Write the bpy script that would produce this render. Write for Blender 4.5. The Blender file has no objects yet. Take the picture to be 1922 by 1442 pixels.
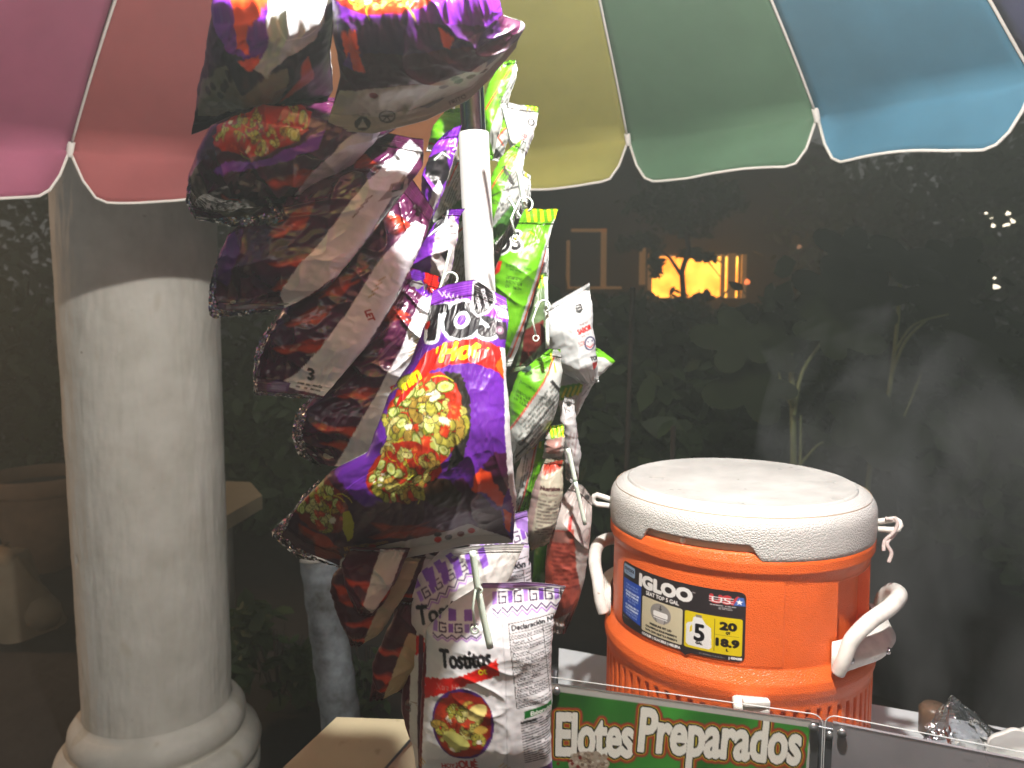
import bpy, math, random
import numpy as np
from mathutils import Vector, Matrix
random.seed(7); np.random.seed(7)
R_ = math.radians
SC = bpy.context.scene
COL = SC.collection

# ------------------------------------------------------------------ camera
CAM_Z, PITCH, FPX = 1.5, R_(5.3), 1388.0
cam = bpy.data.cameras.new('camera'); cam_o = bpy.data.objects.new('camera', cam); COL.objects.link(cam_o)
cam_o.location = (0, 0, CAM_Z); cam_o.rotation_euler = (math.pi/2 - PITCH, 0, 0)
cam.sensor_width = 36; cam.lens = 36*FPX/1922; cam.clip_start = .02; cam.clip_end = 400
cam.dof.use_dof = True; cam.dof.focus_distance = .78; cam.dof.aperture_fstop = 9
SC.camera = cam_o
# ------------------------------------------------------------------ world, exposure
w = bpy.data.worlds.new('World'); SC.world = w; w.use_nodes = True
nt = w.node_tree; bg = nt.nodes['Background']
sky = nt.nodes.new('ShaderNodeTexSky'); sky.sky_type = 'NISHITA'; sky.sun_disc = False
sky.sun_elevation = R_(0.5); sky.sun_rotation = R_(200)
hs = nt.nodes.new('ShaderNodeHueSaturation'); hs.inputs['Saturation'].default_value = .12
nt.links.new(sky.outputs[0], hs.inputs['Color']); nt.links.new(hs.outputs[0], bg.inputs[0]); bg.inputs[1].default_value = .10
SC.view_settings.view_transform = 'Standard'; SC.view_settings.look = 'None'
SC.view_settings.exposure = .4; SC.view_settings.gamma = 1
SC.cycles.use_denoising = True
SC.cycles.max_bounces = 10; SC.cycles.volume_bounces = 0; SC.cycles.transparent_max_bounces = 12
SC.cycles.sample_clamp_indirect = 3
SC.cycles.caustics_reflective = False; SC.cycles.caustics_refractive = False

# ------------------------------------------------------------------ helpers
def P(px, py, Y):
    """photo pixel + world distance Y -> world point (numpy ok)"""
    cx = (px-961)/FPX; cy = (721-py)/FPX
    dy = math.cos(PITCH) + cy*math.sin(PITCH); dz = -math.sin(PITCH) + cy*math.cos(PITCH)
    k = Y/dy
    return np.stack([cx*k, dy*k, CAM_Z + dz*k], -1) if isinstance(px, np.ndarray) else Vector((cx*k, Y, CAM_Z+dz*k))
def PZ(px, py, z):
    cx = (px-961)/FPX; cy = (721-py)/FPX
    dy = math.cos(PITCH) + cy*math.sin(PITCH); dz = -math.sin(PITCH) + cy*math.cos(PITCH)
    k = (z-CAM_Z)/dz
    return Vector((cx*k, dy*k, z))

def s2l(c):
    c = np.asarray(c, dtype=float)
    return np.where(c <= .04045, c/12.92, ((np.maximum(c, 0)+.055)/1.055)**2.4)

def hash2(ix, iy, seed):
    h = (ix.astype(np.int64)*374761393 + iy.astype(np.int64)*668265263 + seed*1442695041) & 0xffffffff
    h = ((h ^ (h >> 13))*1274126177) & 0xffffffff
    h = h ^ (h >> 16)
    return (h & 0xffff)/65535.0
def noise2(x, y, seed=0):
    x = np.asarray(x, dtype=float); y = np.asarray(y, dtype=float)
    ix = np.floor(x).astype(int); iy = np.floor(y).astype(int)
    fx = x-ix; fy = y-iy; fx = fx*fx*(3-2*fx); fy = fy*fy*(3-2*fy)
    a = hash2(ix, iy, seed); b = hash2(ix+1, iy, seed); c = hash2(ix, iy+1, seed); d = hash2(ix+1, iy+1, seed)
    return (a+(b-a)*fx + (c-a)*fy + (a-b-c+d)*fx*fy)*2-1
def ridge(x, y, seed=0): return 1-np.abs(noise2(x, y, seed))
def sstep(a, b, x):
    t = np.clip((x-a)/(b-a), 0, 1); return t*t*(3-2*t)

def tagp(o, label=None, cat=None, group=None, kind=None):
    if label: o['label'] = label
    if cat: o['category'] = cat
    if group: o['group'] = group
    if kind: o['kind'] = kind
    return o
def empty(name, loc, label, cat, group=None):
    o = bpy.data.objects.new(name, None); COL.objects.link(o); o.location = loc; o.empty_display_size = .05
    return tagp(o, label, cat, group)

def mesh_obj(name, verts, faces, mat, parent=None, smooth=True, mats=None, fmat=None, colors=None):
    me = bpy.data.meshes.new(name)
    v = np.asarray(verts, dtype=float)
    org = Vector(parent.location) if parent is not None else Vector((0, 0, 0))
    if parent is not None and parent.parent is not None: org += Vector(parent.parent.location)
    if parent is None:
        org = Vector(((v[:, 0].min()+v[:, 0].max())/2, (v[:, 1].min()+v[:, 1].max())/2, v[:, 2].min()))
    v = v - np.array(org)
    if isinstance(faces, np.ndarray):
        me.vertices.add(len(v)); me.vertices.foreach_set('co', v.ravel())
        nf, k = faces.shape
        me.loops.add(nf*k); me.polygons.add(nf)
        me.loops.foreach_set('vertex_index', faces.ravel().astype(np.int32))
        me.polygons.foreach_set('loop_start', np.arange(0, nf*k, k, dtype=np.int32))
        me.polygons.foreach_set('loop_total', np.full(nf, k, dtype=np.int32))
        me.update(calc_edges=True)
    else:
        me.from_pydata([tuple(p) for p in v], [], faces)
    me.validate()
    for m in (mats or [mat]): me.materials.append(m)
    if fmat is not None: me.polygons.foreach_set('material_index', np.asarray(fmat, dtype=np.int32))
    if smooth: me.polygons.foreach_set('use_smooth', np.ones(len(me.polygons), dtype=bool))
    if colors is not None:
        at = me.color_attributes.new('Col', 'FLOAT_COLOR', 'POINT')
        c = np.ones((len(v), 4)); c[:, :3] = colors; at.data.foreach_set('color', c.ravel())
    o = bpy.data.objects.new(name, me); COL.objects.link(o)
    if parent is not None: o.parent = parent
    else: o.location = org
    return o

class MB:
    def __init__(s): s.v = []; s.f = []
    def add(s, vs, fs):
        b = len(s.v); s.v += [tuple(p) for p in vs]; s.f += [tuple(i+b for i in f) for f in fs]
    def box(s, c, d, rot=None, bev=0):
        x, y, z = [k/2 for k in d]; c = Vector(c)
        b = min(bev, x*.9, y*.9, z*.9)
        vs = []; fs = []
        if b <= 0:
            vs = [(sx*x, sy*y, sz*z) for sz in (-1, 1) for sy in (-1, 1) for sx in (-1, 1)]
            fs = [(0, 2, 3, 1), (4, 5, 7, 6), (0, 1, 5, 4), (2, 6, 7, 3), (0, 4, 6, 2), (1, 3, 7, 5)]
        else:
            def ring(w, h, r, zz, n=4):
                out = []
                for q in range(4):
                    sx, sy = ((1, 1), (-1, 1), (-1, -1), (1, -1))[q]
                    for k in range(n+1):
                        a = math.pi/2*(q+k/n)
                        out.append((sx*(w-r)+r*math.cos(a), sy*(h-r)+r*math.sin(a), zz))
                return out
            rings = []
            for k in range(5):
                a = math.pi/2*k/4
                rings.append(ring(x-b*(1-math.sin(a)), y-b*(1-math.sin(a)), b, -z+b*(1-math.cos(a))))
            for k in range(5):
                a = math.pi/2*(1-k/4)
                rings.append(ring(x-b*(1-math.sin(a)), y-b*(1-math.sin(a)), b, z-b*(1-math.cos(a))))
            n = len(rings[0])
            for r in rings: vs += r
            for i in range(len(rings)-1):
                for k in range(n):
                    fs.append((i*n+k, i*n+(k+1) % n, (i+1)*n+(k+1) % n, (i+1)*n+k))
            fs.append(tuple(range(n))[::-1]); fs.append(tuple((len(rings)-1)*n+k for k in range(n)))
        if rot is not None: vs = [rot @ Vector(p) for p in vs]
        s.add([Vector(p)+c for p in vs], fs)
    def tube(s, pts, r, n=10, cap=True, closed=False):
        pts = [Vector(p) for p in pts]; m = len(pts)
        rs = r if isinstance(r, (list, tuple)) else [r]*m
        t0 = (pts[1]-pts[0]).normalized()
        up = Vector((0, 0, 1)) if abs(t0.z) < .9 else Vector((1, 0, 0))
        nrm = t0.cross(up).normalized(); vs = []
        for i, p in enumerate(pts):
            if closed: t = pts[(i+1) % m]-pts[i-1]
            else: t = pts[min(i+1, m-1)]-pts[max(i-1, 0)]
            t.normalize(); nrm = (nrm - t*nrm.dot(t)).normalized(); b = t.cross(nrm)
            for k in range(n):
                a = 2*math.pi*k/n; vs.append(p+(nrm*math.cos(a)+b*math.sin(a))*rs[i])
        fs = []
        for i in range(m if closed else m-1):
            j = (i+1) % m
            for k in range(n): fs.append((i*n+k, i*n+(k+1) % n, j*n+(k+1) % n, j*n+k))
        if cap and not closed: fs += [tuple(range(n))[::-1], tuple((m-1)*n+k for k in range(n))]
        s.add(vs, fs)
    def lathe(s, prof, c, n=48, cap=False, fr=None):
        """prof: (r,z) list; fr(angle, i) -> radius factor"""
        vs = []; c = Vector(c)
        for i, (r, z) in enumerate(prof):
            for k in range(n):
                a = 2*math.pi*k/n; q = r*(fr(a, i) if fr else 1)
                vs.append(c+Vector((q*math.cos(a), q*math.sin(a), z)))
        fs = [(i*n+k, i*n+(k+1) % n, (i+1)*n+(k+1) % n, (i+1)*n+k) for i in range(len(prof)-1) for k in range(n)]
        if cap: fs += [tuple(range(n))[::-1], tuple((len(prof)-1)*n+k for k in range(n))]
        s.add(vs, fs)
    def build(s, name, mat, parent=None, smooth=True): return mesh_obj(name, s.v, s.f, mat, parent, smooth)

# ------------------------------------------------------------------ materials
def material(name, color=(.5, .5, .5), rough=.5, metal=0, attr=False, bump=0, bscale=200, vary=0, vscale=8, vcol=None,
             spec=.5, coat=0, trans=0, ior=1.45, emit=None, estr=0, alpha=1, detail=4, sub=0, translucent=0, bump2=None, rvar=0):
    m = bpy.data.materials.new(name); m.use_nodes = True; n = m.node_tree.nodes; l = m.node_tree.links
    b = n['Principled BSDF']
    b.inputs['Roughness'].default_value = rough; b.inputs['Metallic'].default_value = metal
    b.inputs['Specular IOR Level'].default_value = spec; b.inputs['Coat Weight'].default_value = coat
    b.inputs['Transmission Weight'].default_value = trans; b.inputs['IOR'].default_value = ior; b.inputs['Alpha'].default_value = alpha
    tc = n.new('ShaderNodeTexCoord')
    src = None
    if attr:
        a = n.new('ShaderNodeAttribute'); a.attribute_name = 'Col'; src = a.outputs['Color']
    else:
        r = n.new('ShaderNodeRGB'); r.outputs[0].default_value = (*color, 1); src = r.outputs[0]
    if vary:
        t = n.new('ShaderNodeTexNoise'); t.inputs['Scale'].default_value = vscale; t.inputs['Detail'].default_value = detail
        t.inputs['Roughness'].default_value = .62
        l.new(tc.outputs['Object'], t.inputs['Vector'])
        rp = n.new('ShaderNodeValToRGB'); rp.color_ramp.elements[0].position = .35; rp.color_ramp.elements[1].position = .68
        l.new(t.outputs[0], rp.inputs[0])
        mx = n.new('ShaderNodeMix'); mx.data_type = 'RGBA'; l.new(rp.outputs[0], mx.inputs[0])
        l.new(src, mx.inputs[6])
        if vcol: mx.inputs[7].default_value = (*vcol, 1)
        else:
            mm = n.new('ShaderNodeMix'); mm.data_type = 'RGBA'; mm.blend_type = 'MULTIPLY'; mm.inputs[0].default_value = 1
            l.new(src, mm.inputs[6]); mm.inputs[7].default_value = (1-vary,)*3+(1,); l.new(mm.outputs[2], mx.inputs[7])
        src = mx.outputs[2]
    l.new(src, b.inputs['Base Color'])
    if rvar:
        t = n.new('ShaderNodeTexNoise'); t.inputs['Scale'].default_value = vscale*1.7; t.inputs['Detail'].default_value = 5
        l.new(tc.outputs['Object'], t.inputs['Vector'])
        mr = n.new('ShaderNodeMapRange'); mr.inputs['From Min'].default_value = .3; mr.inputs['From Max'].default_value = .7
        mr.inputs['To Min'].default_value = max(.02, rough-rvar); mr.inputs['To Max'].default_value = rough+rvar
        l.new(t.outputs[0], mr.inputs[0]); l.new(mr.outputs[0], b.inputs['Roughness'])
    if bump:
        t = n.new('ShaderNodeTexNoise'); t.inputs['Scale'].default_value = bscale; t.inputs['Detail'].default_value = 5
        l.new(tc.outputs['Object'], t.inputs['Vector'])
        bp = n.new('ShaderNodeBump'); bp.inputs['Strength'].default_value = 1; bp.inputs['Distance'].default_value = bump
        l.new(t.outputs[0], bp.inputs['Height'])
        if bump2:
            v = n.new('ShaderNodeTexVoronoi'); v.feature = 'DISTANCE_TO_EDGE'; v.inputs['Scale'].default_value = bump2[1]
            l.new(tc.outputs['Object'], v.inputs['Vector'])
            mr = n.new('ShaderNodeMapRange'); mr.inputs['From Max'].default_value = .22; l.new(v.outputs['Distance'], mr.inputs[0])
            b2 = n.new('ShaderNodeBump'); b2.inputs['Strength'].default_value = 1; b2.inputs['Distance'].default_value = bump2[0]
            l.new(mr.outputs[0], b2.inputs['Height']); l.new(bp.outputs[0], b2.inputs['Normal']); bp = b2
        l.new(bp.outputs[0], b.inputs['Normal'])
    if emit:
        b.inputs['Emission Color'].default_value = (*emit, 1); b.inputs['Emission Strength'].default_value = estr
    if translucent:
        out = n['Material Output']; tr = n.new('ShaderNodeBsdfTranslucent'); l.new(src, tr.inputs[0])
        ms = n.new('ShaderNodeMixShader'); ms.inputs[0].default_value = translucent
        l.new(b.outputs[0], ms.inputs[1]); l.new(tr.outputs[0], ms.inputs[2]); l.new(ms.outputs[0], out.inputs['Surface'])
    return m

M = {}
M['foil'] = material('printed_foil', attr=True, rough=.40, spec=.28, bump=.0006, bscale=30, coat=.0, rvar=.08)
M['foil_shiny'] = material('glossy_printed_foil', attr=True, rough=.20, spec=.6, bump=.0010, bscale=55, coat=.35, rvar=.08)
M['film'] = material('printed_film', attr=True, rough=.38, spec=.32, bump=.0006, bscale=45, coat=0, rvar=.07)
M['silver'] = material('silver_foil', (.55, .55, .56), rough=.3, metal=.7, bump=.0008, bscale=60)
M['print'] = material('printed_vinyl', attr=True, rough=.32, bump=.0001, bscale=60)
M['strip'] = material('strip_plastic', (.62, .72, .62), rough=.35, trans=.15)
M['pole_white'] = material('white_tube', (.30, .30, .295), rough=.4, bump=.00025, bscale=40, vary=.18, vscale=16, detail=12, rvar=.1)
M['clear'] = material('clear_tube', (.85, .87, .9), rough=.05, trans=.95, ior=1.4)
M['chrome'] = material('steel_tube', (.5, .47, .5), rough=.2, metal=1)
M['orange'] = material('orange_plastic', (.80, .135, .022), rough=.38, bump=.0003, bscale=260, bump2=(.00028, 420), vary=.14, vscale=14, rvar=.10, detail=9)
M['orange_smooth'] = material('orange_plastic_smooth', (.80, .125, .022), rough=.36, bump=.0001, bscale=100)
M['lid'] = material('white_lid_plastic', (.54, .54, .52), rough=.42, bump=.0004, bscale=300, bump2=(.00045, 300), vary=.12, vscale=14, detail=9)
M['lid_top'] = material('white_lid_top_plastic', (.53, .53, .51), rough=.38, bump=.0002, bscale=60, vary=.20, vscale=16, detail=10, rvar=.12)
M['tan'] = material('tan_gasket', (.60, .46, .34), rough=.5)
M['handle'] = material('handle_plastic', (.78, .76, .71), rough=.36, bump=.0003, bscale=90, vary=.30, vscale=38, detail=10, rvar=.1)
M['metal'] = material('brushed_steel', (.42, .42, .43), rough=.32, metal=.9, bump=.0002, bscale=30, vary=.12, vscale=15)
M['dark_metal'] = material('dark_steel', (.12, .12, .13), rough=.4, metal=.7)
M['panelgrey'] = material('grey_panel', (.36, .33, .35), rough=.34, metal=.35, bump=.0003, bscale=9, vary=.22, vscale=9, detail=10, rvar=.16)
M['deck'] = material('white_deck', (.74, .77, .80), rough=.45, vary=.10, vscale=10, bump=.0001, bscale=30)
M['acryl'] = material('clear_acrylic', (1, 1, 1), rough=.03, trans=1, ior=1.3)
M['plastic_bag'] = material('clear_bag_plastic', (.95, .96, 1), rough=.07, trans=.8, ior=1.35, bump=.001, bscale=50)
M['white_cup'] = material('white_plastic', (.78, .78, .74), rough=.3)
M['black_plastic'] = material('black_plastic', (.02, .02, .02), rough=.3)
M['brown'] = material('brown_plastic', (.14, .09, .06), rough=.35)
M['stone'] = material('cast_stone', (.74, .71, .64), rough=.85, bump=.0022, bscale=26, vary=.26, vscale=7, vcol=(.58, .55, .48), detail=12)
def spots(m, scale, thr, dark, streak=None):
    n = m.node_tree.nodes; l = m.node_tree.links; b = n['Principled BSDF']; src = b.inputs['Base Color'].links[0].from_socket
    tc = n.new('ShaderNodeTexCoord'); mp = n.new('ShaderNodeMapping'); mp.inputs['Scale'].default_value = streak or (1, 1, 1)
    t = n.new('ShaderNodeTexNoise'); t.inputs['Scale'].default_value = scale; t.inputs['Detail'].default_value = 2
    rp = n.new('ShaderNodeMapRange'); rp.inputs['From Min'].default_value = thr; rp.inputs['From Max'].default_value = thr+.05
    mx = n.new('ShaderNodeMix'); mx.data_type = 'RGBA'; mx.blend_type = 'MULTIPLY'; mx.inputs[7].default_value = (*dark, 1)
    l.new(tc.outputs['Object'], mp.inputs[0]); l.new(mp.outputs[0], t.inputs[0]); l.new(t.outputs[0], rp.inputs[0]); l.new(rp.outputs[0], mx.inputs[0]); l.new(src, mx.inputs[6]); l.new(mx.outputs[2], b.inputs['Base Color'])
spots(M['stone'], 34, .745, (.6, .57, .52)); spots(M['stone'], 9, .66, (.86, .83, .77), (1, 1, .35)); spots(M['stone'], 70, .76, (.6, .58, .54))
spots(M['orange'], 22, .70, (.70, .66, .66), (1, 1, .3)); spots(M['lid'], 60, .77, (.82, .79, .74)); spots(M['lid_top'], 26, .70, (.82, .80, .76), (1, 3, 1)); spots(M['handle'], 90, .72, (.6, .55, .5))
spots(M['panelgrey'], 16, .66, (.75, .74, .72), (1, 1, 3)); spots(M['pole_white'], 50, .72, (.7, .68, .66), (1, 1, .3)); spots(M['deck'], 20, .68, (.72, .70, .66))
M['cream'] = material('cream_laminate', (.46, .39, .25), rough=.6, bump=.0005, bscale=60, vary=.12, vscale=9)
M['post'] = material('mottled_paint', (.30, .34, .37), rough=.7, bump=.002, bscale=25, vary=.5, vscale=16, vcol=(.06, .06, .05), detail=8)
M['terra'] = material('terracotta', (.42, .25, .15), rough=.85, bump=.002, bscale=15, vary=.3, vscale=5)
M['sack'] = material('paper_sack', (.36, .28, .19), rough=.8, bump=.01, bscale=6, vary=.3, vscale=4)
M['ground'] = material('dark_paving', (.050, .043, .040), rough=.85, bump=.006, bscale=9, vary=.5, vscale=2.2, vcol=(.025, .022, .022), detail=8)
M['leaf'] = material('leaf', (.075, .125, .045), rough=.55, vary=.5, vscale=5, translucent=.25)
M['leaf2'] = material('big_leaf', (.035, .050, .020), rough=.5, vary=.4, vscale=6, translucent=.25)
M['stem'] = material('green_stem', (.26, .30, .12), rough=.6, vary=.3, vscale=12)
M['bark'] = material('bark', (.06, .045, .035), rough=.9, bump=.01, bscale=12, vary=.4)
M['housewall'] = material('house_wall', (.035, .032, .030), rough=.9, vary=.3, vscale=2)
M['frame'] = material('glowing_frame_wood', (.60, .36, .16), rough=.6, emit=(1, .45, .12), estr=.10)  # faint orange emission puts window glow into the frame colour
M['glow_win'] = None
M['trim'] = material('white_piping', (.66, .63, .58), rough=.7)

def clear_mat(name, tint=(.96, .97, .98), refl=.08, rough=.04, bump=0, bscale=30, fres=True):
    m = bpy.data.materials.new(name); m.use_nodes = True; n = m.node_tree.nodes; l = m.node_tree.links
    n.remove(n['Principled BSDF']); out = n['Material Output']
    t = n.new('ShaderNodeBsdfTransparent'); t.inputs[0].default_value = (*tint, 1)
    g = n.new('ShaderNodeBsdfGlossy'); g.inputs['Roughness'].default_value = rough
    mx = n.new('ShaderNodeMixShader'); fr = n.new('ShaderNodeFresnel'); fr.inputs[0].default_value = 1.45
    ad = n.new('ShaderNodeMath'); ad.operation = 'ADD'; ad.inputs[1].default_value = refl; (l.new(fr.outputs[0], ad.inputs[0]) if fres else setattr(ad.inputs[0], 'default_value', 0))
    l.new(ad.outputs[0], mx.inputs[0]); l.new(t.outputs[0], mx.inputs[1]); l.new(g.outputs[0], mx.inputs[2]); l.new(mx.outputs[0], out.inputs['Surface'])
    if bump:
        tc = n.new('ShaderNodeTexCoord'); ns = n.new('ShaderNodeTexNoise'); ns.inputs['Scale'].default_value = bscale; l.new(tc.outputs['Object'], ns.inputs['Vector'])
        b = n.new('ShaderNodeBump'); b.inputs['Distance'].default_value = bump; l.new(ns.outputs[0], b.inputs['Height']); l.new(b.outputs[0], g.inputs['Normal']); l.new(b.outputs[0], fr.inputs['Normal'])
    return m
M['plastic_film'] = clear_mat('crinkled_film', (.85, .86, .88), .10, .14)

# ------------------------------------------------------------------ print canvas (artwork painted as vertex colours)
_gl = {}
def glyph_tris(txt, bold=0):
    key = (txt, bold)
    if key not in _gl:
        cu = bpy.data.curves.new('t', 'FONT'); cu.body = txt; cu.size = 1; cu.offset = bold; cu.resolution_u = 3
        ob = bpy.data.objects.new('t', cu); me = bpy.data.meshes.new_from_object(ob)
        me.calc_loop_triangles()
        v = np.array([p.co[:2] for p in me.vertices]).reshape(-1, 2)
        t = np.array([q.vertices[:] for q in me.loop_triangles]).reshape(-1, 3)
        bpy.data.objects.remove(ob); bpy.data.curves.remove(cu); bpy.data.meshes.remove(me)
        _gl[key] = (v, t)
    return _gl[key]

class Canvas:
    def __init__(s, x0, y0, x1, y1, k, bgc):
        s.x0, s.y0, s.k = x0, y0, k
        s.W = int((x1-x0)*k)+2; s.H = int((y1-y0)*k)+2
        s.a = np.empty((s.H, s.W, 3)); s.a[:] = bgc
    def grid(s):
        yy, xx = np.mgrid[0:s.H, 0:s.W]
        return xx/s.k+s.x0, yy/s.k+s.y0
    def put(s, m, c, x=0, y=0):
        h, w = m.shape
        sub = s.a[y:y+h, x:x+w]
        m3 = m[..., None].astype(float)
        sub[:] = sub*(1-m3)+np.asarray(c)*m3
    def poly(s, pts, c, jag=0, seed=1, alpha=1):
        if jag:
            out = []
            rn = random.Random(seed)
            for i in range(len(pts)):
                a = pts[i]; b = pts[(i+1) % len(pts)]; L = math.hypot(b[0]-a[0], b[1]-a[1]); n = max(1, int(L/4))
                for j in range(n):
                    t = j/n; out.append((a[0]+(b[0]-a[0])*t+rn.uniform(-jag, jag), a[1]+(b[1]-a[1])*t+rn.uniform(-jag, jag)))
            pts = out
        p = (np.array(pts, dtype=float)-[s.x0, s.y0])*s.k
        xa, ya = np.floor(p.min(0)).astype(int); xb, yb = np.ceil(p.max(0)).astype(int)+1
        xa, ya = max(xa, 0), max(ya, 0); xb, yb = min(xb, s.W), min(yb, s.H)
        if xa >= xb or ya >= yb: return
        yy, xx = np.mgrid[ya:yb, xa:xb]; yy = yy+.5; xx = xx+.5
        ins = np.zeros(xx.shape, bool); n = len(p)
        for i in range(n):
            x1, y1 = p[i]; x2, y2 = p[(i+1) % n]
            if y1 == y2: continue
            cnd = ((yy < y1) != (yy < y2)) & (xx < (x2-x1)*(yy-y1)/(y2-y1)+x1)
            ins ^= cnd
        s.put(ins*alpha, c, xa, ya)
    def ell(s, cx, cy, rx, ry, c, ang=0, jag=0, seed=0, a0=0, a1=360, alpha=1):
        rn = random.Random(seed); pts = []
        A = R_(ang); n = 40
        for i in range(n):
            t = R_(a0+(a1-a0)*i/(n if a1-a0 == 360 else n-1)); q = 1+rn.uniform(-jag, jag)
            x, y = rx*q*math.cos(t), ry*q*math.sin(t)
            pts.append((cx+x*math.cos(A)-y*math.sin(A), cy+x*math.sin(A)+y*math.cos(A)))
        s.poly(pts, c, alpha=alpha)
    def line(s, pts, wd, c, alpha=1):
        for i in range(len(pts)-1):
            a, b = pts[i], pts[i+1]; L = math.hypot(b[0]-a[0], b[1]-a[1]) or 1
            nx, ny = -(b[1]-a[1])/L*wd/2, (b[0]-a[0])/L*wd/2
            ex, ey = (b[0]-a[0])/L*wd*.3, (b[1]-a[1])/L*wd*.3
            s.poly([(a[0]+nx-ex, a[1]+ny-ey), (b[0]+nx+ex, b[1]+ny+ey), (b[0]-nx+ex, b[1]-ny+ey), (a[0]-nx-ex, a[1]-ny-ey)], c, alpha=alpha)
    def text(s, txt, x, y, cap, c, ang=0, width=None, sx=1, shear=0, bold=0.0, grow=0, outl=None, flip=False, arc=0):
        """baseline start (x,y) in canvas units, cap height; ang positive rises to the right"""
        v, t = glyph_tris(txt, bold)
        if not len(t): return
        v = v.copy(); sc = cap/.69
        v[:, 0] -= v[:, 0].min()
        if width: sx = width/(v[:, 0].max()*sc)
        v[:, 0] = v[:, 0]*sx + v[:, 1]*shear
        v *= sc
        if arc: v[:, 1] += arc*(1-((v[:, 0]/v[:, 0].max())*2-1)**2)
        A = R_(ang); ca, sa = math.cos(A), math.sin(A)
        X = x+v[:, 0]*ca-v[:, 1]*sa; Y = y-(v[:, 0]*sa+v[:, 1]*ca)
        p = (np.stack([X, Y], 1)-[s.x0, s.y0])*s.k
        o = 4+int((max([q[0] for q in outl]) if outl else 0)*s.k)+int(grow*s.k)
        xa, ya = np.floor(p.min(0)).astype(int)-o; xb, yb = np.ceil(p.max(0)).astype(int)+o
        m = np.zeros((yb-ya, xb-xa), bool); q = p-[xa, ya]
        for tr in t:
            A_, B_, C_ = q[tr]
            x0, y0 = np.floor(np.minimum(np.minimum(A_, B_), C_)).astype(int); x1, y1 = np.ceil(np.maximum(np.maximum(A_, B_), C_)).astype(int)+1
            yy, xx = np.mgrid[y0:y1, x0:x1]; xx = xx+.5; yy = yy+.5
            d = (B_[0]-A_[0])*(C_[1]-A_[1])-(B_[1]-A_[1])*(C_[0]-A_[0])
            if abs(d) < 1e-9: continue
            u = ((xx-A_[0])*(C_[1]-A_[1])-(yy-A_[1])*(C_[0]-A_[0]))/d
            v_ = ((B_[0]-A_[0])*(yy-A_[1])-(B_[1]-A_[1])*(xx-A_[0]))/d
            m[y0:y1, x0:x1] |= (u >= -.001) & (v_ >= -.001) & (u+v_ <= 1.001)
        def dil(m, r):
            n = int(round(r*s.k))
            out = m.copy()
            for dy in range(-n, n+1):
                dx = int((n*n-dy*dy)**.5)
                for q in range(-dx, dx+1):
                    out |= np.roll(np.roll(m, dy, 0), q, 1)
            return out
        if grow: m = dil(m, grow)
        lay = [(dil(m, r), cc) for r, cc in (outl or [])]+[(m, c)]
        for mm, cc in lay:
            ax, ay = max(xa, 0), max(ya, 0); bx, by = min(xb, s.W), min(yb, s.H)
            if ax < bx and ay < by: s.put(mm[ay-ya:by-ya, ax-xa:bx-xa].astype(float), cc, ax, ay)
    def micro(s, x, y, w, h, rows, c, ang=0, seed=1, dens=.8, alpha=.8):
        """rows of unreadably small print"""
        rn = random.Random(seed); A = R_(ang)
        ux, uy = math.cos(A), -math.sin(A); vx, vy = math.sin(A), math.cos(A)
        for i in range(rows):
            q = 0; t = (i+.5)*h/rows; lim = w*rn.uniform(.75, 1)
            while q < lim:
                L = rn.uniform(2, 7)
                if rn.random() < dens:
                    a = (x+ux*q+vx*t, y+uy*q+vy*t); b = (x+ux*(q+L)+vx*t, y+uy*(q+L)+vy*t)
                    s.line([a, b], h/rows*.5, c, alpha*rn.uniform(.6, 1))
                q += L+rn.uniform(1, 2)
    def noise(s, f, amp, seed=0):
        X, Y = s.grid(); n = noise2(X/f, Y/f, seed)*.6+noise2(X/f*2.3, Y/f*2.3, seed+1)*.4
        s.a *= (1+amp*n)[..., None]
    def soften(s, n):
        for _ in range(n):
            p = np.pad(s.a, ((1, 1), (1, 1), (0, 0)), mode='edge')
            s.a = (p[:-2, 1:-1]+p[2:, 1:-1]+p[1:-1, :-2]+p[1:-1, 2:]+s.a)/5
    def done(s):
        a = s.a; p = np.pad(a, ((1, 1), (1, 1), (0, 0)), mode='edge')
        s.a = (a*2+p[:-2, 1:-1]+p[2:, 1:-1]+p[1:-1, :-2]+p[1:-1, 2:])/6
        s.a = s2l(np.clip(s.a, 0, 1))
    def sample(s, px, py):
        x = np.clip((px-s.x0)*s.k, 0, s.W-1.001); y = np.clip((py-s.y0)*s.k, 0, s.H-1.001)
        ix = x.astype(int); iy = y.astype(int); fx = (x-ix)[..., None]; fy = (y-iy)[..., None]
        a = s.a
        return (a[iy, ix]*(1-fx)+a[iy, ix+1]*fx)*(1-fy)+(a[iy+1, ix]*(1-fx)+a[iy+1, ix+1]*fx)*fy

# ------------------------------------------------------------------ chip bags
def resample(pts, n, smooth=True):
    p = np.array(pts, dtype=float)
    d = np.r_[0, np.cumsum(np.hypot(np.diff(p[:, 0]), np.diff(p[:, 1])))]; d /= d[-1]
    t = np.linspace(0, 1, n)
    q = np.stack([np.interp(t, d, p[:, i]) for i in range(3)], 1)
    if smooth and len(p) > 2:
        for _ in range(max(1, n//45)):
            q[1:-1] = (q[:-2]+2*q[1:-1]+q[2:])/4
    return q

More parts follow.
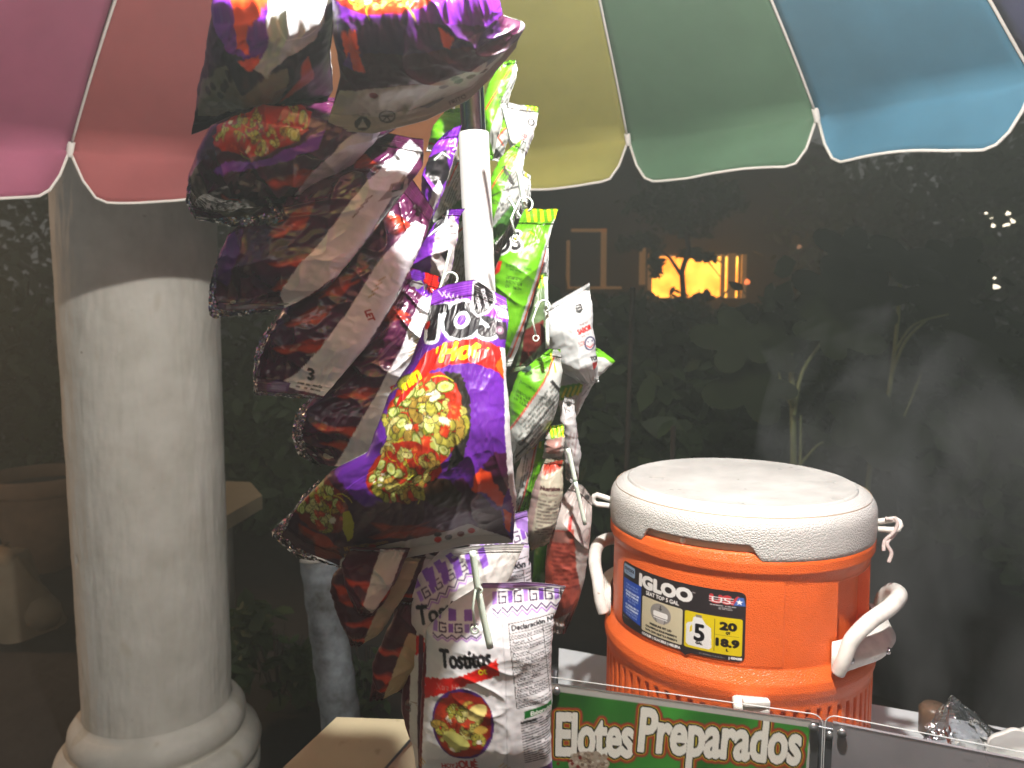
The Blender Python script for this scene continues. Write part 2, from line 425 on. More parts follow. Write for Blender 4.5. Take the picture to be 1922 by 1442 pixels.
def bag(label, L, R, Y, art, group=None, T=.022, st=.06, sb=.05, top=None, bot=None, step=2.0, mat='foil', seed=1,
        wr=1.0, bg=(.5, .5, .5), back=(.55, .55, .55), k=1.4, cat='chip bag', tseal=None, bseal=None, edge=.5, lean=(0, 0), name='chip_bag', tilt=0):
    """L,R: left and right outlines, top to bottom, as (x,y[,dY]); Y: distance; top/bot: outlines left to right"""
    f = lambda pts: [(p[0], p[1], Y+(p[2] if len(p) > 2 else 0)) for p in pts]
    L, R = f(L), f(R)
    top = f(top) if top else [L[0], R[0]]
    bot = f(bot) if bot else [L[-1], R[-1]]
    ln = lambda q: sum(math.hypot(q[i+1][0]-q[i][0], q[i+1][1]-q[i][1]) for i in range(len(q)-1))
    nv = int(max(ln(L), ln(R))/step)+8
    wmax = max(ln(top), ln(bot), max(math.hypot(a[0]-b[0], a[1]-b[1]) for a, b in zip(resample(L, 9), resample(R, 9))))
    nu = int(wmax/step)+8
    Lc, Rc = resample(L, nv), resample(R, nv); Tc, Bc = resample(top, nu), resample(bot, nu)
    rn = np.random.RandomState(seed)
    tt = np.linspace(0, 1, nv)
    for Cc, sd in ((Lc, 1), (Rc, 2)):
        jit = (noise2(tt*9, tt*0+seed*3.1, seed+sd)*1.6+noise2(tt*31, tt*0, seed+sd+5)*.9)*np.sin(tt*math.pi)**.3
        Cc[:, 0] += jit
    u0 = np.linspace(0, 1, nu); u = .45*u0+.55*(.5-.5*np.cos(u0*math.pi)); v = np.linspace(0, 1, nv)
    Tu = np.stack([np.interp(u, u0, Tc[:, i]) for i in range(3)], 1); Bu = np.stack([np.interp(u, u0, Bc[:, i]) for i in range(3)], 1)
    U, V = np.meshgrid(u, v); U3, V3 = U[..., None], V[..., None]
    S = (1-V3)*Tu[None]+V3*Bu[None]+(1-U3)*Lc[:, None]+U3*Rc[:, None]
    S -= (1-U3)*(1-V3)*Lc[0]+U3*(1-V3)*Rc[0]+(1-U3)*V3*Lc[-1]+U3*V3*Rc[-1]
    px, py = S[..., 0], S[..., 1]
    W = P(px, py, S[..., 2])
    du = np.gradient(W, axis=1); dv = np.gradient(W, axis=0)
    nn = np.cross(du, dv); nn /= np.linalg.norm(nn, axis=2, keepdims=True)+1e-12
    view = W-np.array([0, 0, CAM_Z]); sg = np.sign((nn*view).sum(2).mean()); nn *= -sg
    nm = nn.mean((0, 1)); nm /= np.linalg.norm(nm); nn = nn*.4+nm*.6; nn /= np.linalg.norm(nn, axis=2, keepdims=True)
    a = np.sqrt(np.clip(1-(2*U-1)**2, 0, 1))
    b = sstep(st, st+.30, V)**.8*(1-sstep(1-sb-.24, 1-sb, V))**.8
    asp = wmax/max(nv*step, 1)
    dt = np.clip(V-st, 0, 1); db = np.clip(1-sb-V, 0, 1)
    cre = .0030*np.exp(-dt/.09)*(ridge(U*11, V*2.2, seed)-.6)+.0038*np.exp(-db/.11)*(ridge(U*12, V*2.5, seed+9)-.6)
    cu, sv = U*wmax/90, V*nv*step/90
    rot = rn.uniform(.3, 1.2); xr = cu*math.cos(rot)+sv*math.sin(rot); yr = -cu*math.sin(rot)+sv*math.cos(rot)
    big = .0042*(ridge(xr*1.1, yr*.7, seed+3)**3-.45)+.0032*(ridge(xr*.9+7, yr*2.1, seed+4)**4-.35)
    fine = .0008*(ridge(cu*4+yr, sv*3, seed+6)**3-.4)+.0006*noise2(cu*9, sv*8, seed+7)
    inside = ((V > st) & (V < 1-sb)).astype(float)
    ramp = sstep(st*.6, st*1.6, V)*(1-sstep(1-sb*1.6, 1-sb*.6, V))
    wk = (cre*1.2+big+fine)*wr*(a**.6)*(.15+.85*ramp)
    crimp = .0006*np.sin(V*nv*step*1.35)*(1-inside)+.003*noise2(U*5, V*0+seed, seed+11)*(1-ramp)
    F = W+nn*((T*a*b+wk+crimp)[..., None])
    Bk = W-nn*((T*.8*a*b-wk*.5-crimp+.0006*(1-0))[..., None])
    xs = px.ravel(), py.ravel()
    cv = Canvas(px.min()-4, py.min()-4, px.max()+4, py.max()+4, k, bg)
    art(cv)
    if group == G_LIM: cv.a *= .78
    if group == G_TOS: cv.a *= .92
    cv.done()
    colF = cv.sample(*xs)
    c = W.reshape(-1, 3).mean(0)
    root = empty(name, Vector(P(L[0][0]*.5+R[0][0]*.5, L[0][1]*.5+R[0][1]*.5, Y)), label, cat, group)
    def strip_faces(r0, r1, off, flip):
        i = np.arange(r0, r1)[:, None]*nu+np.arange(nu-1)[None]; i = i.ravel()+off
        q = np.stack([i, i+1, i+nu+1, i+nu], 1)
        return q[:, ::-1] if flip else q
    i0 = int(st*(nv-1)); i1 = int((1-sb)*(nv-1))
    def sub(nm_, r0, r1, mt):
        n = (r1-r0+1)*nu
        vf = F[r0:r1+1].reshape(-1, 3); vb = Bk[r0:r1+1].reshape(-1, 3)
        vs = np.concatenate([vf, vb]); fl = sg < 0
        g = lambda off, flip: (np.stack([(np.arange(r1-r0)[:, None]*nu+np.arange(nu-1)[None]).ravel()+o for o in (0, 1, nu+1, nu)], 1)+off)[:, ::(-1 if flip else 1)]
        fs = [g(0, fl), g(n, not fl)]
        for cidx in (0, nu-1):
            r = np.arange(r1-r0)*nu+cidx; q = np.stack([r, r+nu, r+nu+n, r+n], 1); fs.append(q)
        for rr in (0, r1-r0):
            r = rr*nu+np.arange(nu-1); fs.append(np.stack([r, r+1, r+1+n, r+n], 1))
        fs = np.concatenate(fs)
        cols = np.concatenate([colF.reshape(nv, nu, 3)[r0:r1+1].reshape(-1, 3), np.broadcast_to(s2l(back), (n, 3))*1.0])
        mesh_obj(nm_, vs, fs, M[mt], root, colors=cols)
    if i0 > 1: sub('top_seal', 0, i0, mat)
    sub('pouch', max(i0, 0), i1, mat)
    if i1 < nv-2: sub('bottom_seal', i1, nv-1, mat)
    return root

def fringe(root, pts, Y, wd=22, seed=0):
    """crumpled clear film sticking out along a bag's edge"""
    p = resample([(a, b, Y) for a, b in pts], 60, False); rn = random.Random(seed); vs = []; fs = []; m = 6
    for i in range(60):
        t = i/59; d = p[min(i+1, 59)]-p[max(i-1, 0)]; L = math.hypot(d[0], d[1]) or 1; nx, ny = d[1]/L, -d[0]/L
        w_ = wd*(.55+.45*float(noise2(t*7, seed, 3)))*math.sin(math.pi*min(1, t*1.02))**.5
        for k in range(m):
            f = k/(m-1)-.45
            vs.append(P(p[i][0]+nx*w_*f+rn.uniform(-1, 1), p[i][1]+ny*w_*f+rn.uniform(-1, 1), Y+.006*float(noise2(t*24, k*.9, seed))+.004*rn.uniform(-1, 1)))
    for i in range(59):
        for k in range(m-1): fs.append((i*m+k, i*m+k+1, (i+1)*m+k+1, (i+1)*m+k))
    mesh_obj('clear_edge', vs, fs, M['plastic_film'], root, smooth=False)
# palette (sRGB of the print itself)
PUR = (.36, .13, .58); DPUR = (.25, .065, .20); FOILW = (.80, .80, .82); RED = (.76, .10, .07); ORG = (.93, .30, .12)
LIME = (.38, .68, .06); YEL = (.93, .88, .08); BLK = (.07, .06, .08); GREY = (.5, .5, .52)
G_DOR = 'purple corn chip bags hanging in a stack left of the pole'
G_LIM = 'lime green and white corn chip bags hanging right of the pole'
G_TOS = 'white chip bags with purple pattern hanging at the foot of the bunch'

def food(c, cx, cy, rx, ry, ang=0, seed=1, clipf=.86, n=60, bgc=(.66, .15, .05)):
    rn = random.Random(seed); A = R_(ang)
    c.ell(cx, cy, rx, ry, bgc, ang, .05, seed)
    def spot():
        t = rn.uniform(0, 6.283); q = rn.uniform(0, 1)**.55*clipf
        x, y = rx*q*math.cos(t), ry*q*math.sin(t)
        return cx+x*math.cos(A)-y*math.sin(A), cy+x*math.sin(A)+y*math.cos(A)
    m = min(rx, ry)
    for i in range(n//3):
        X, Y = spot(); c.ell(X, Y, m*rn.uniform(.08, .2), m*rn.uniform(.06, .14), rn.choice([(.78, .24, .08), (.50, .10, .04), (.40, .12, .05), (.70, .35, .12)]), rn.uniform(0, 180), .25, i)
    for i in range(n):
        X, Y = spot(); s = m*rn.uniform(.14, .27); kd = rn.random(); an = rn.uniform(0, 360)
        tone = rn.choice([(.62, .60, .24), (.55, .55, .18), (.72, .70, .44), (.60, .50, .20), (.68, .66, .34)]); dk = tuple(q*.42 for q in tone)
        if kd < .42:   # curled shrimp-like piece: a thick segmented arc
            span = rn.uniform(2.2, 3.6); N = 9; a0 = R_(an)
            for pas in (0, 1):
                for j in range(N):
                    t = j/(N-1); w_ = s*(.52-.30*t)*(1 if pas else 1.22); th = a0+span*t
                    q = (X+s*1.1*math.cos(th), Y+s*.95*math.sin(th))
                    c.ell(q[0], q[1], w_, w_*.85, dk if not pas else tuple(min(1, v*(1+.16*(j % 2))) for v in tone), math.degrees(th), .10, i*9+j)
            for j in range(3): th = a0+span*rn.random(); c.line([(X+s*.8*math.cos(th), Y+s*.7*math.sin(th)), (X+s*1.35*math.cos(th), Y+s*1.15*math.sin(th))], 1.0, dk)
        elif kd < .62:  # cucumber slice
            c.ell(X, Y, s*1.0, s*.72, (.34, .42, .06), an, .04, i); c.ell(X, Y, s*.84, s*.58, (.80, .84, .52), an, .05, i)
            c.ell(X, Y, s*.45, s*.28, (.72, .76, .36), an, .12, i)
        elif kd < .72: c.ell(X, Y, s*.7, s*.4, (.90, .88, .80), an, .22, i)
        elif kd < .84:  # thin strand
            c.line([(X+s*2.2*math.cos(R_(an)+j*.22), Y+s*1.8*math.sin(R_(an)+j*.22)) for j in range(9)], max(1.3, s*.16), (.78, .76, .14))
        else:
            c.ell(X, Y, s*.9, s*.55, (.74, .20, .06), an, .25, i); c.ell(X-s*.2, Y-s*.1, s*.4, s*.2, (.88, .42, .20), an, .3, i)
        for j in range(3): c.ell(X+rn.uniform(-s, s), Y+rn.uniform(-s, s), rn.uniform(.7, 1.3), .9, (.30, .14, .04))
def flames(c, pts, seed=3):
    for j, (x, y, w_, h_, an) in enumerate(pts):
        A = R_(an); rn = random.Random(seed+j); P_ = []
        n = 26
        for i in range(n):
            t = i/(n-1); P_.append((x+w_*t*math.cos(A)-(math.sin(t*3.14)*h_*(1+.5*math.sin(t*11+j)))*math.sin(A),
                                    y+w_*t*math.sin(A)+(math.sin(t*3.14)*h_*(1+.5*math.sin(t*11+j)))*math.cos(A)))
        for i in range(n):
            t = 1-i/(n-1); P_.append((x+w_*t*math.cos(A)+(math.sin(t*3.14)*h_*.4*(1+.6*math.cos(t*9+j)))*math.sin(A),
                                      y+w_*t*math.sin(A)-(math.sin(t*3.14)*h_*.4*(1+.6*math.cos(t*9+j)))*math.cos(A)))
        c.poly(P_, (.48, .11, .07)); c.poly([(x+(a-x)*.8+w_*.06, y+(b-y)*.6+h_*.2) for a, b in P_], (.66, .20, .09))

# ---- front bag (hero)
def art_front(c):
    c.a[:] = PUR; c.noise(45, .10, 3)
    # dark lower body
    c.poly([(500, 900), (600, 860), (700, 930), (760, 900), (850, 890), (905, 868), (930, 840), (965, 850), (980, 1100), (480, 1100)], DPUR, 2)
    c.poly([(860, 870), (905, 855), (935, 900), (950, 935), (960, 960), (930, 945), (905, 905)], PUR, 2)
    c.poly([(905, 865), (925, 880), (945, 915), (962, 930), (958, 955), (930, 930), (915, 905), (885, 895)], ORG, 2, 5)
    flames(c, [(700, 960, 150, 26, 14), (560, 980, 120, 22, 40), (690, 1000, 130, 18, -20), (530, 960, 90, 16, -30)]); c.soften(5)
    # lettering with white outline
    WH = (.86, .91, .92)
    c.text('TOS', 790, 640, 62, BLK, ang=4, sx=.86, shear=.12, grow=5.5, outl=[(6.5, WH)])
    c.ell(803, 612, 4, 9, RED, 20)
    # red banner
    c.poly([(740, 772), (752, 735), (775, 700), (805, 665), (850, 645), (900, 640), (940, 655), (962, 690), (958, 725), (930, 700), (890, 685), (850, 688), (800, 705), (765, 740), (742, 778)], RED, 1.8, 4)
    c.poly([(930, 690), (942, 668), (952, 700), (956, 728), (945, 712)], (.88, .36, .06), 1.5, 8)
    c.text("Hot", 832, 682, 30, YEL, ang=8, shear=.35, grow=2.0, sx=1.0)
    c.text("'", 822, 690, 30, YEL, ang=14, shear=.3, grow=1.4)
    c.ell(916, 659, 2.2, 2.2, YEL); c.ell(898, 672, 3, 3, (.9, .6, .2))
    # black plate and food
    c.poly([(840, 700), (870, 706), (885, 745), (888, 800), (872, 850), (845, 870), (860, 800), (850, 740)], (.14, .13, .12), 2)
    food(c, 800, 782, 72, 84, 22, 5, n=95)
    food(c, 765, 868, 70, 46, -12, 11, n=60)
    c.poly([(742, 772), (748, 745), (772, 712), (800, 690), (808, 706), (780, 732), (765, 752)], RED, 1)
    c.text("min", 760, 738, 24, YEL, ang=37, shear=.25, grow=1.6, sx=.95)
    c.ell(838, 905, 34, 22, (.20, .12, .06), 20, .1, 3)
    food(c, 612, 945, 56, 52, 20, 23, n=50, bgc=(.50, .12, .06))
    c.poly([(655, 945), (668, 940), (675, 965), (668, 1000), (655, 1012), (650, 985)], (.72, .70, .10), .8)
    c.line([(515, 1000), (530, 960), (545, 935)], 5, (.75, .80, .20))
    # small text bottom
    for i, (tx, yy) in enumerate((('DE MAIZ NIXTAMALIZADO', 1034), ('SABOR, CHILE Y LIMON', 1049))):
        c.text(tx, 648, yy, 8, (.68, .52, .20), ang=13, width=84, grow=.3)
    # bottom white strip with dots
    c.poly([(636, 1070), (640, 1050), (720, 1020), (800, 1003), (850, 990), (880, 978), (905, 992), (965, 1012), (968, 1030), (800, 1060), (640, 1085)], (.80, .79, .77), 1)
    for x, y, cc in ((700, 1022, RED), (822, 1012, RED), (842, 1008, BLK), (865, 1003, (.45, .12, .14)), (885, 996, RED), (822, 1000, BLK)):
        c.ell(x, y, 7, 6, cc)
    c.ell(688, 1035, 9, 4, BLK); c.ell(703, 1037, 10, 4, (.15, .30, .6))
    # right silver edge
    c.poly([(938, 655), (975, 655), (990, 1040), (968, 1010), (955, 905), (948, 800), (945, 700)], (.80, .80, .80), 1)
    c.poly([(955, 905), (966, 960), (962, 1015), (945, 985), (940, 940)], PUR, 2); c.poly([(945, 945), (960, 960), (958, 1000), (948, 990)], ORG, 1)
    # neck: purple pattern, black warning octagon
    c.poly([(810, 525), (960, 525), (965, 610), (900, 590), (880, 560), (800, 575)], (.46, .17, .66), 1)
    for i in range(5): c.line([(822+i*9, 545+i*3), (830+i*9, 556+i*3), (836+i*8, 546+i*3)], 2, (.84, .78, .9))
    c.poly([(888, 530), (900, 524), (928, 545), (932, 566), (918, 588), (896, 598), (884, 585)], (.85, .85, .88))
    c.poly([(890, 534), (902, 529), (925, 549), (928, 565), (915, 584), (897, 593), (888, 582)], BLK)
    c.text('EXCESO', 903, 545, 6.5, (.8, .8, .82), ang=-74, width=36, grow=.3)
    c.text('SODIO', 891, 556, 6.5, (.8, .8, .82), ang=-74, width=26, grow=.3)
    c.poly([(925, 572), (950, 575), (955, 600), (935, 596)], (.83, .78, .90), .5)
    c.line([(930, 580), (945, 582), (946, 592), (934, 590), (934, 585), (940, 586)], 2, PUR)
    c.poly([(922, 604), (950, 606), (954, 638), (938, 640), (925, 622)], (.16, .13, .16)); c.ell(938, 622, 8, 8, (.45, .35, .42)); c.ell(938, 622, 4, 4, (.7, .6, .65))
    c.a *= .84
b_ = bag('purple bag with red banner, yellow lettering and shrimp picture, nearest the viewer',
    [(812, 545, .04), (800, 600, .03), (770, 680, .01), (728, 745, 0), (708, 800, -.01), (690, 850, -.01), (620, 885, 0), (565, 945, .02), (517, 1003, .05)],
    [(950, 560, .04), (955, 600, .03), (948, 650, .02), (950, 700, .01), (957, 800, -.01), (963, 880, -.01), (970, 930, .01), (966, 980, .04), (963, 1018, .06)],
    .625, art_front, G_DOR, T=.030, st=.05, sb=.035, top=[(812, 545, .04), (840, 533, .04), (890, 526, .04), (930, 548, .04), (950, 560, .04)],
    bot=[(517, 1003, .05), (560, 1035, .06), (640, 1064, .06), (760, 1045, .06), (880, 1024, .06), (963, 1018, .06)], step=1.9, seed=4, bg=PUR, wr=.62, k=1.8)

fringe(b_, [(600, 900), (560, 950), (516, 1003), (560, 1040), (640, 1066)], .655, seed=5)
# ---- dark stack of purple bags seen from the side
def side_art(white, flame, extra=None, base=DPUR, pur=()):
    def f(c):
        c.a[:] = base; c.noise(30, .25, 5)
        for p_ in pur: c.poly(p_, (.30, .08, .42), 2)
        flames(c, flame); c.soften(9)
        for wpoly in white: c.poly(wpoly, (.84, .84, .86), .6)
        if extra: extra(c)
    return f
def ex_F(c):
    c.text('LET', 738, 724, 13, RED, ang=-70, width=22, grow=.6)
    for i in range(5): c.line([(770+i*3, 668-i*7), (785+i*3, 660-i*7)], 1.6, (.65, .5, .25))
    c.poly([(770, 510), (800, 500), (822, 515), (828, 545), (800, 560), (780, 545)], PUR, 1); c.poly([(800, 508), (822, 515), (826, 550), (806, 552), (794, 530)], RED, 2)
b_ = bag('dark purple bag with crinkled silver stripe, lowest of the leaning stack left of the pole',
    [(768, 500), (700, 610), (610, 720), (562, 780), (558, 835), (600, 872)], [(828, 520), (826, 560), (800, 640), (765, 720), (738, 790), (695, 885)],
    .700, side_art([[(790, 560), (815, 548), (825, 580), (800, 660), (760, 750), (720, 830), (698, 888), (625, 880), (672, 808), (715, 735), (760, 650)]],
                   [(590, 790, 130, 16, 10), (640, 740, 90, 12, -10), (600, 830, 90, 12, 0), (700, 560, 100, 16, 30)], ex_F), G_DOR,
    mat='foil_shiny', T=.022, seed=12, bg=DPUR, wr=1.3)
fringe(b_, [(612, 712), (566, 770), (556, 815), (566, 850), (602, 876)], .685, seed=1)
def ex_E(c):
    c.text('3', 578, 712, 22, BLK, ang=-12, grow=1.6); c.micro(560, 715, 60, 14, 2, BLK, -12)
    c.text('LET', 692, 585, 11, (.55, .15, .12), ang=-72, width=20, grow=.4)
    c.poly([(500, 722), (520, 712), (545, 720), (540, 735), (500, 738)], (.30, .07, .36))
    for i in range(4): c.line([(700+i*6, 560-i*10), (712+i*6, 552-i*10)], 1.5, (.6, .5, .3))
b_ = bag('dark purple bag with a wide beige side panel, third down the leaning stack',
    [(770, 330), (650, 430), (530, 580), (487, 655), (480, 735)], [(815, 395), (800, 440), (750, 555), (690, 650), (607, 745)],
    .665, side_art([[(780, 415), (800, 425), (792, 460), (745, 560), (690, 650), (612, 745), (520, 722), (560, 700), (610, 655), (660, 590), (710, 510)]],
                   [(515, 655, 130, 16, -8), (540, 610, 120, 14, -20), (700, 400, 100, 18, 20), (600, 560, 120, 14, -30)], ex_E), G_DOR,
    mat='foil_shiny', T=.024, seed=22, bg=DPUR)
fringe(b_, [(520, 590), (488, 650), (478, 700), (480, 738), (530, 742), (606, 748)], .655, seed=2)
def ex_D(c):
    c.poly([(738, 350), (752, 345), (760, 330), (768, 338), (765, 360), (745, 372), (730, 378), (715, 385), (735, 362)], (.55, .5, .5))
    c.poly([(742, 352), (756, 345), (762, 338), (758, 358), (740, 366)], BLK)
    for i in range(4): c.line([(672+i*8, 415-i*10), (684+i*8, 405-i*10)], 1.5, (.45, .38, .35))
b_ = bag('dark purple bag with a long beige side stripe, second down the leaning stack',
    [(660, 240), (520, 370), (430, 440), (402, 500), (400, 590)], [(795, 262), (795, 310), (702, 435), (615, 540), (528, 582)],
    .630, side_art([[(770, 262), (795, 285), (700, 437), (640, 515), (600, 545), (535, 580), (528, 556), (600, 478), (672, 385), (735, 300)]],
                   [(520, 450, 110, 16, -35), (520, 500, 120, 14, -8), (515, 545, 60, 12, -20), (660, 280, 80, 16, 40), (690, 420, 80, 16, 20)], ex_D,
                   pur=[[(412, 470), (450, 430), (470, 480), (430, 540), (405, 520)]]), G_DOR, mat='foil_shiny', T=.026, seed=32, bg=DPUR)
fringe(b_, [(410, 480), (398, 540), (400, 590), (460, 588), (528, 580)], .618, seed=3)
def ex_C(c):
    food(c, 495, 238, 92, 30, -8, 41, n=50)
    c.poly([(408, 298), (430, 284), (500, 276), (560, 258), (612, 238), (600, 262), (520, 285), (440, 296), (425, 302)], (.46, .18, .70), 1)
    c.poly([(440, 372), (470, 340), (525, 375), (522, 408), (440, 415), (395, 398)], (.40, .36, .30), 1)
b_ = bag('dark purple bag with a sliver of food picture, topmost of the leaning stack',
    [(560, 178, .04), (460, 205, 0), (395, 235, -.01), (368, 285, 0), (352, 335, .03), (362, 405, .08)], [(800, 215, .04), (745, 240, .03), (690, 280, .03), (640, 330, .04), (590, 372, .06), (526, 410, .08)],
    .595, side_art([[(655, 250), (720, 235), (700, 268), (645, 322), (600, 360), (560, 385), (527, 406), (522, 392), (560, 330), (600, 290)]],
                   [(500, 310, 110, 16, -5), (420, 330, 60, 16, 30)], ex_C), G_DOR, mat='foil_shiny', T=.034, seed=42, bg=DPUR,
    bot=[(362, 405, .08), (400, 416, .08), (470, 412, .08), (526, 410, .08)], top=[(560, 178, .04), (640, 182, .04), (720, 195, .04), (800, 215, .04)])
fringe(b_, [(356, 330), (352, 380), (368, 412), (440, 418), (528, 410), (500, 370), (468, 332)], .600, seed=4)
# small pieces of purple bags at the pole (upper ends)
def art_neck1(c):
    c.a[:] = (.36, .10, .55)
    c.poly([(800, 300), (840, 285), (845, 330), (825, 360), (800, 330)], BLK, 1); c.line([(818, 305), (832, 290), (846, 300)], 3, (.8, .85, .8))
    for i in range(4): c.line([(846+i*5, 268+i*16), (856+i*4, 262+i*15), (854+i*3, 276+i*14), (846+i*3, 276+i*15)], 2.2, (.85, .8, .95))
    c.poly([(826, 340), (834, 355), (815, 400), (800, 400)], (.7, .7, .7), 1)
bag('twisted purple bag end with a black sticker, left of the white tube', [(842, 246), (812, 275), (795, 320), (790, 350), (800, 410)], [(866, 234), (861, 262), (852, 300), (836, 350), (812, 412)],
    .700, art_neck1, G_DOR, T=.012, st=.12, sb=.03, seed=51, bg=PUR, wr=1.6)
def art_neck2(c):
    c.a[:] = (.33, .10, .50); c.poly([(820, 440), (850, 400), (862, 430), (850, 500), (835, 560), (805, 560)], (.62, .60, .60), 2)
    c.poly([(820, 395), (845, 385), (840, 420), (812, 446), (818, 420)], BLK, 1); c.line([(842, 392), (836, 420), (806, 446)], 3, (.85, .9, .9))
    c.line([(838, 430), (850, 425), (846, 440), (856, 440)], 2, BLK); c.poly([(830, 480), (845, 470), (842, 500)], BLK)
bag('purple bag end with a black and silver corner, half way down beside the white tube', [(842, 392), (815, 420), (785, 470), (765, 505), (762, 540)], [(873, 392), (862, 410), (858, 450), (846, 510), (826, 560)],
    .715, art_neck2, G_DOR, T=.014, st=.10, sb=.03, seed=53, bg=PUR, wr=1.5)

# ---- two big bags at the top
def art_A(c):
    c.a[:] = DPUR; c.poly([(600, -60), (1000, -60), (1000, 40), (950, 20), (860, 45), (760, 55), (700, 70), (640, 60)], (.40, .12, .60), 2)
    c.poly([(640, 50), (700, 45), (820, 40), (930, 30), (935, 60), (800, 75), (690, 80), (650, 120), (632, 80)], (.22, .07, .30), 1)
    food(c, 730, -8, 105, 50, 3, 61, n=95)
    c.poly([(645, 60), (675, 62), (690, 118), (668, 116), (655, 95)], ORG, 2); c.poly([(660, 80), (668, 118), (648, 110)], PUR, 1)
    c.poly([(820, 45), (845, 50), (838, 72), (828, 68)], ORG, 1)
    c.poly([(640, 165), (740, 145), (830, 130), (910, 98), (990, 30), (990, 120), (900, 215), (760, 250), (650, 262), (600, 255)], (.74, .72, .68), .8)
    for x, y in ((830, 150), (857, 140), (880, 133), (905, 128)): c.ell(x, y, 9, 7.5, (.28, .10, .12) if x != 857 else BLK)
    c.ell(705, 168, 8, 7, (.45, .10, .12)); c.ell(850, 130, 9, 7, (.4, .38, .38))
    c.ell(681, 233, 15, 13, (.28, .26, .25), jag=.05); c.poly([(681, 224), (690, 240), (672, 240)], (.72, .70, .68))
    c.ell(727, 219, 16, 13, (.28, .26, .25)); c.ell(727, 219, 13, 10, (.68, .66, .64)); c.line([(716, 219), (738, 219)], 2.5, (.28, .26, .25)); c.line([(727, 219), (733, 229)], 2.5, (.28, .26, .25)); c.line([(727, 219), (719, 228)], 2.5, (.28, .26, .25))
    c.micro(662, 215, 40, 8, 2, (.45, .43, .42), 8); c.micro(705, 205, 34, 8, 2, (.45, .43, .42), 10)
    c.text('FRITO', 846, 200, 8, (.30, .28, .28), ang=25, width=34, grow=.3)
    c.poly([(905, 98), (985, 38), (985, 55), (905, 118)], (.42, .38, .44))
bag('large purple bag with food picture and wide white foot band, upper right of bunch',
    [(622, -60, 0), (624, 0, -.02), (625, 60, -.02), (640, 140, .008), (612, 243, .034)], [(925, -60, 0), (938, 0, -.02), (945, 30, -.01), (984, 42, .0), (970, 92, .016)],
    .560, art_A, G_DOR, T=.034, st=.03, sb=.10, bot=[(612, 243, .034), (700, 252, .036), (800, 228, .034), (880, 190, .03), (920, 150, .024), (970, 92, .016)], step=2.0, seed=64, bg=DPUR, wr=1.2)
def art_B(c):
    c.a[:] = (.17, .06, .17)
    c.poly([(390, -60), (600, -60), (560, 30), (520, 70), (450, 60), (400, 20)], (.44, .16, .66), 2)
    c.poly([(450, -10), (520, -20), (530, 10), (480, 30), (490, 60), (465, 50)], ORG, 2); c.poly([(468, 70), (505, 62), (512, 80), (490, 90)], ORG, 2)
    c.poly([(530, -60), (650, -60), (630, 0), (600, 55), (560, 70), (520, 100), (498, 85), (520, 50)], (.80, .82, .84), 1)
    c.line([(525, 12), (560, 35), (590, 40), (608, 30)], 2.5, (.95, .95, .95))
    c.poly([(592, 78), (598, 112), (535, 146), (560, 118)], (.72, .25, .13), 1)
    c.poly([(385, 130), (420, 100), (445, 85), (470, 120), (500, 100), (560, 90), (540, 140), (470, 180), (420, 215), (372, 215)], (.52, .48, .42), 1)
    for x, y in ((410, 125), (432, 118), (438, 110), (426, 133), (400, 138), (448, 98)): c.ell(x, y, 7, 6, (.20, .13, .14))
    c.ell(460, 195, 14, 10, (.25, .22, .2)); c.micro(395, 170, 60, 14, 3, (.3, .27, .25), 10)
bag('large purple bag with a silvery upper flap, upper left of the bunch',
    [(405, -60, 0), (398, 20, -.02), (385, 110, .01), (372, 160, .04), (360, 252, .085)], [(635, -60, 0), (628, 20, -.02), (620, 90, 0), (625, 170, .05), (606, 205, .07)],
    .575, art_B, G_DOR, T=.036, st=.03, sb=.06, bot=[(360, 252, .085), (420, 232, .08), (500, 225, .08), (560, 215, .075), (606, 205, .07)], seed=72, bg=DPUR, wr=1.4)
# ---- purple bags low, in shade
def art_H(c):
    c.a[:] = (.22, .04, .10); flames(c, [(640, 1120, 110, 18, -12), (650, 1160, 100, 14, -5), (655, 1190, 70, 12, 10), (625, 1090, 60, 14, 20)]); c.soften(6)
    c.poly([(745, 1045), (790, 1050), (755, 1130), (715, 1200), (682, 1214), (690, 1190), (715, 1130)], (.62, .57, .46), 1)
    c.poly([(692, 1060), (735, 1050), (725, 1085), (700, 1115), (680, 1120)], (.66, .62, .60), 1)
bag('small dark red bag with a beige side stripe, left below the front bag', [(655, 1040), (622, 1085), (620, 1110), (640, 1165), (658, 1212)], [(800, 1045), (780, 1080), (745, 1140), (712, 1190), (672, 1215)],
    .690, art_H, G_DOR, T=.016, st=.05, sb=.03, seed=81, bg=(.2, .05, .1))
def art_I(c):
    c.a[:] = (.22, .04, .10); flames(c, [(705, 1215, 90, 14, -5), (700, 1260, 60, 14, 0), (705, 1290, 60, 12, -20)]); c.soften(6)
    c.poly([(770, 1180), (800, 1190), (780, 1260), (752, 1296), (718, 1314), (735, 1270), (750, 1230)], (.62, .55, .42), 1)
bag('narrow dark red bag end with beige stripe, left of the white bags', [(760, 1120), (722, 1190), (700, 1245), (697, 1290), (693, 1316)], [(815, 1130), (805, 1190), (785, 1250), (755, 1292), (716, 1316)],
    .720, art_I, G_DOR, T=.014, st=.05, sb=.03, seed=83, bg=(.2, .05, .1))

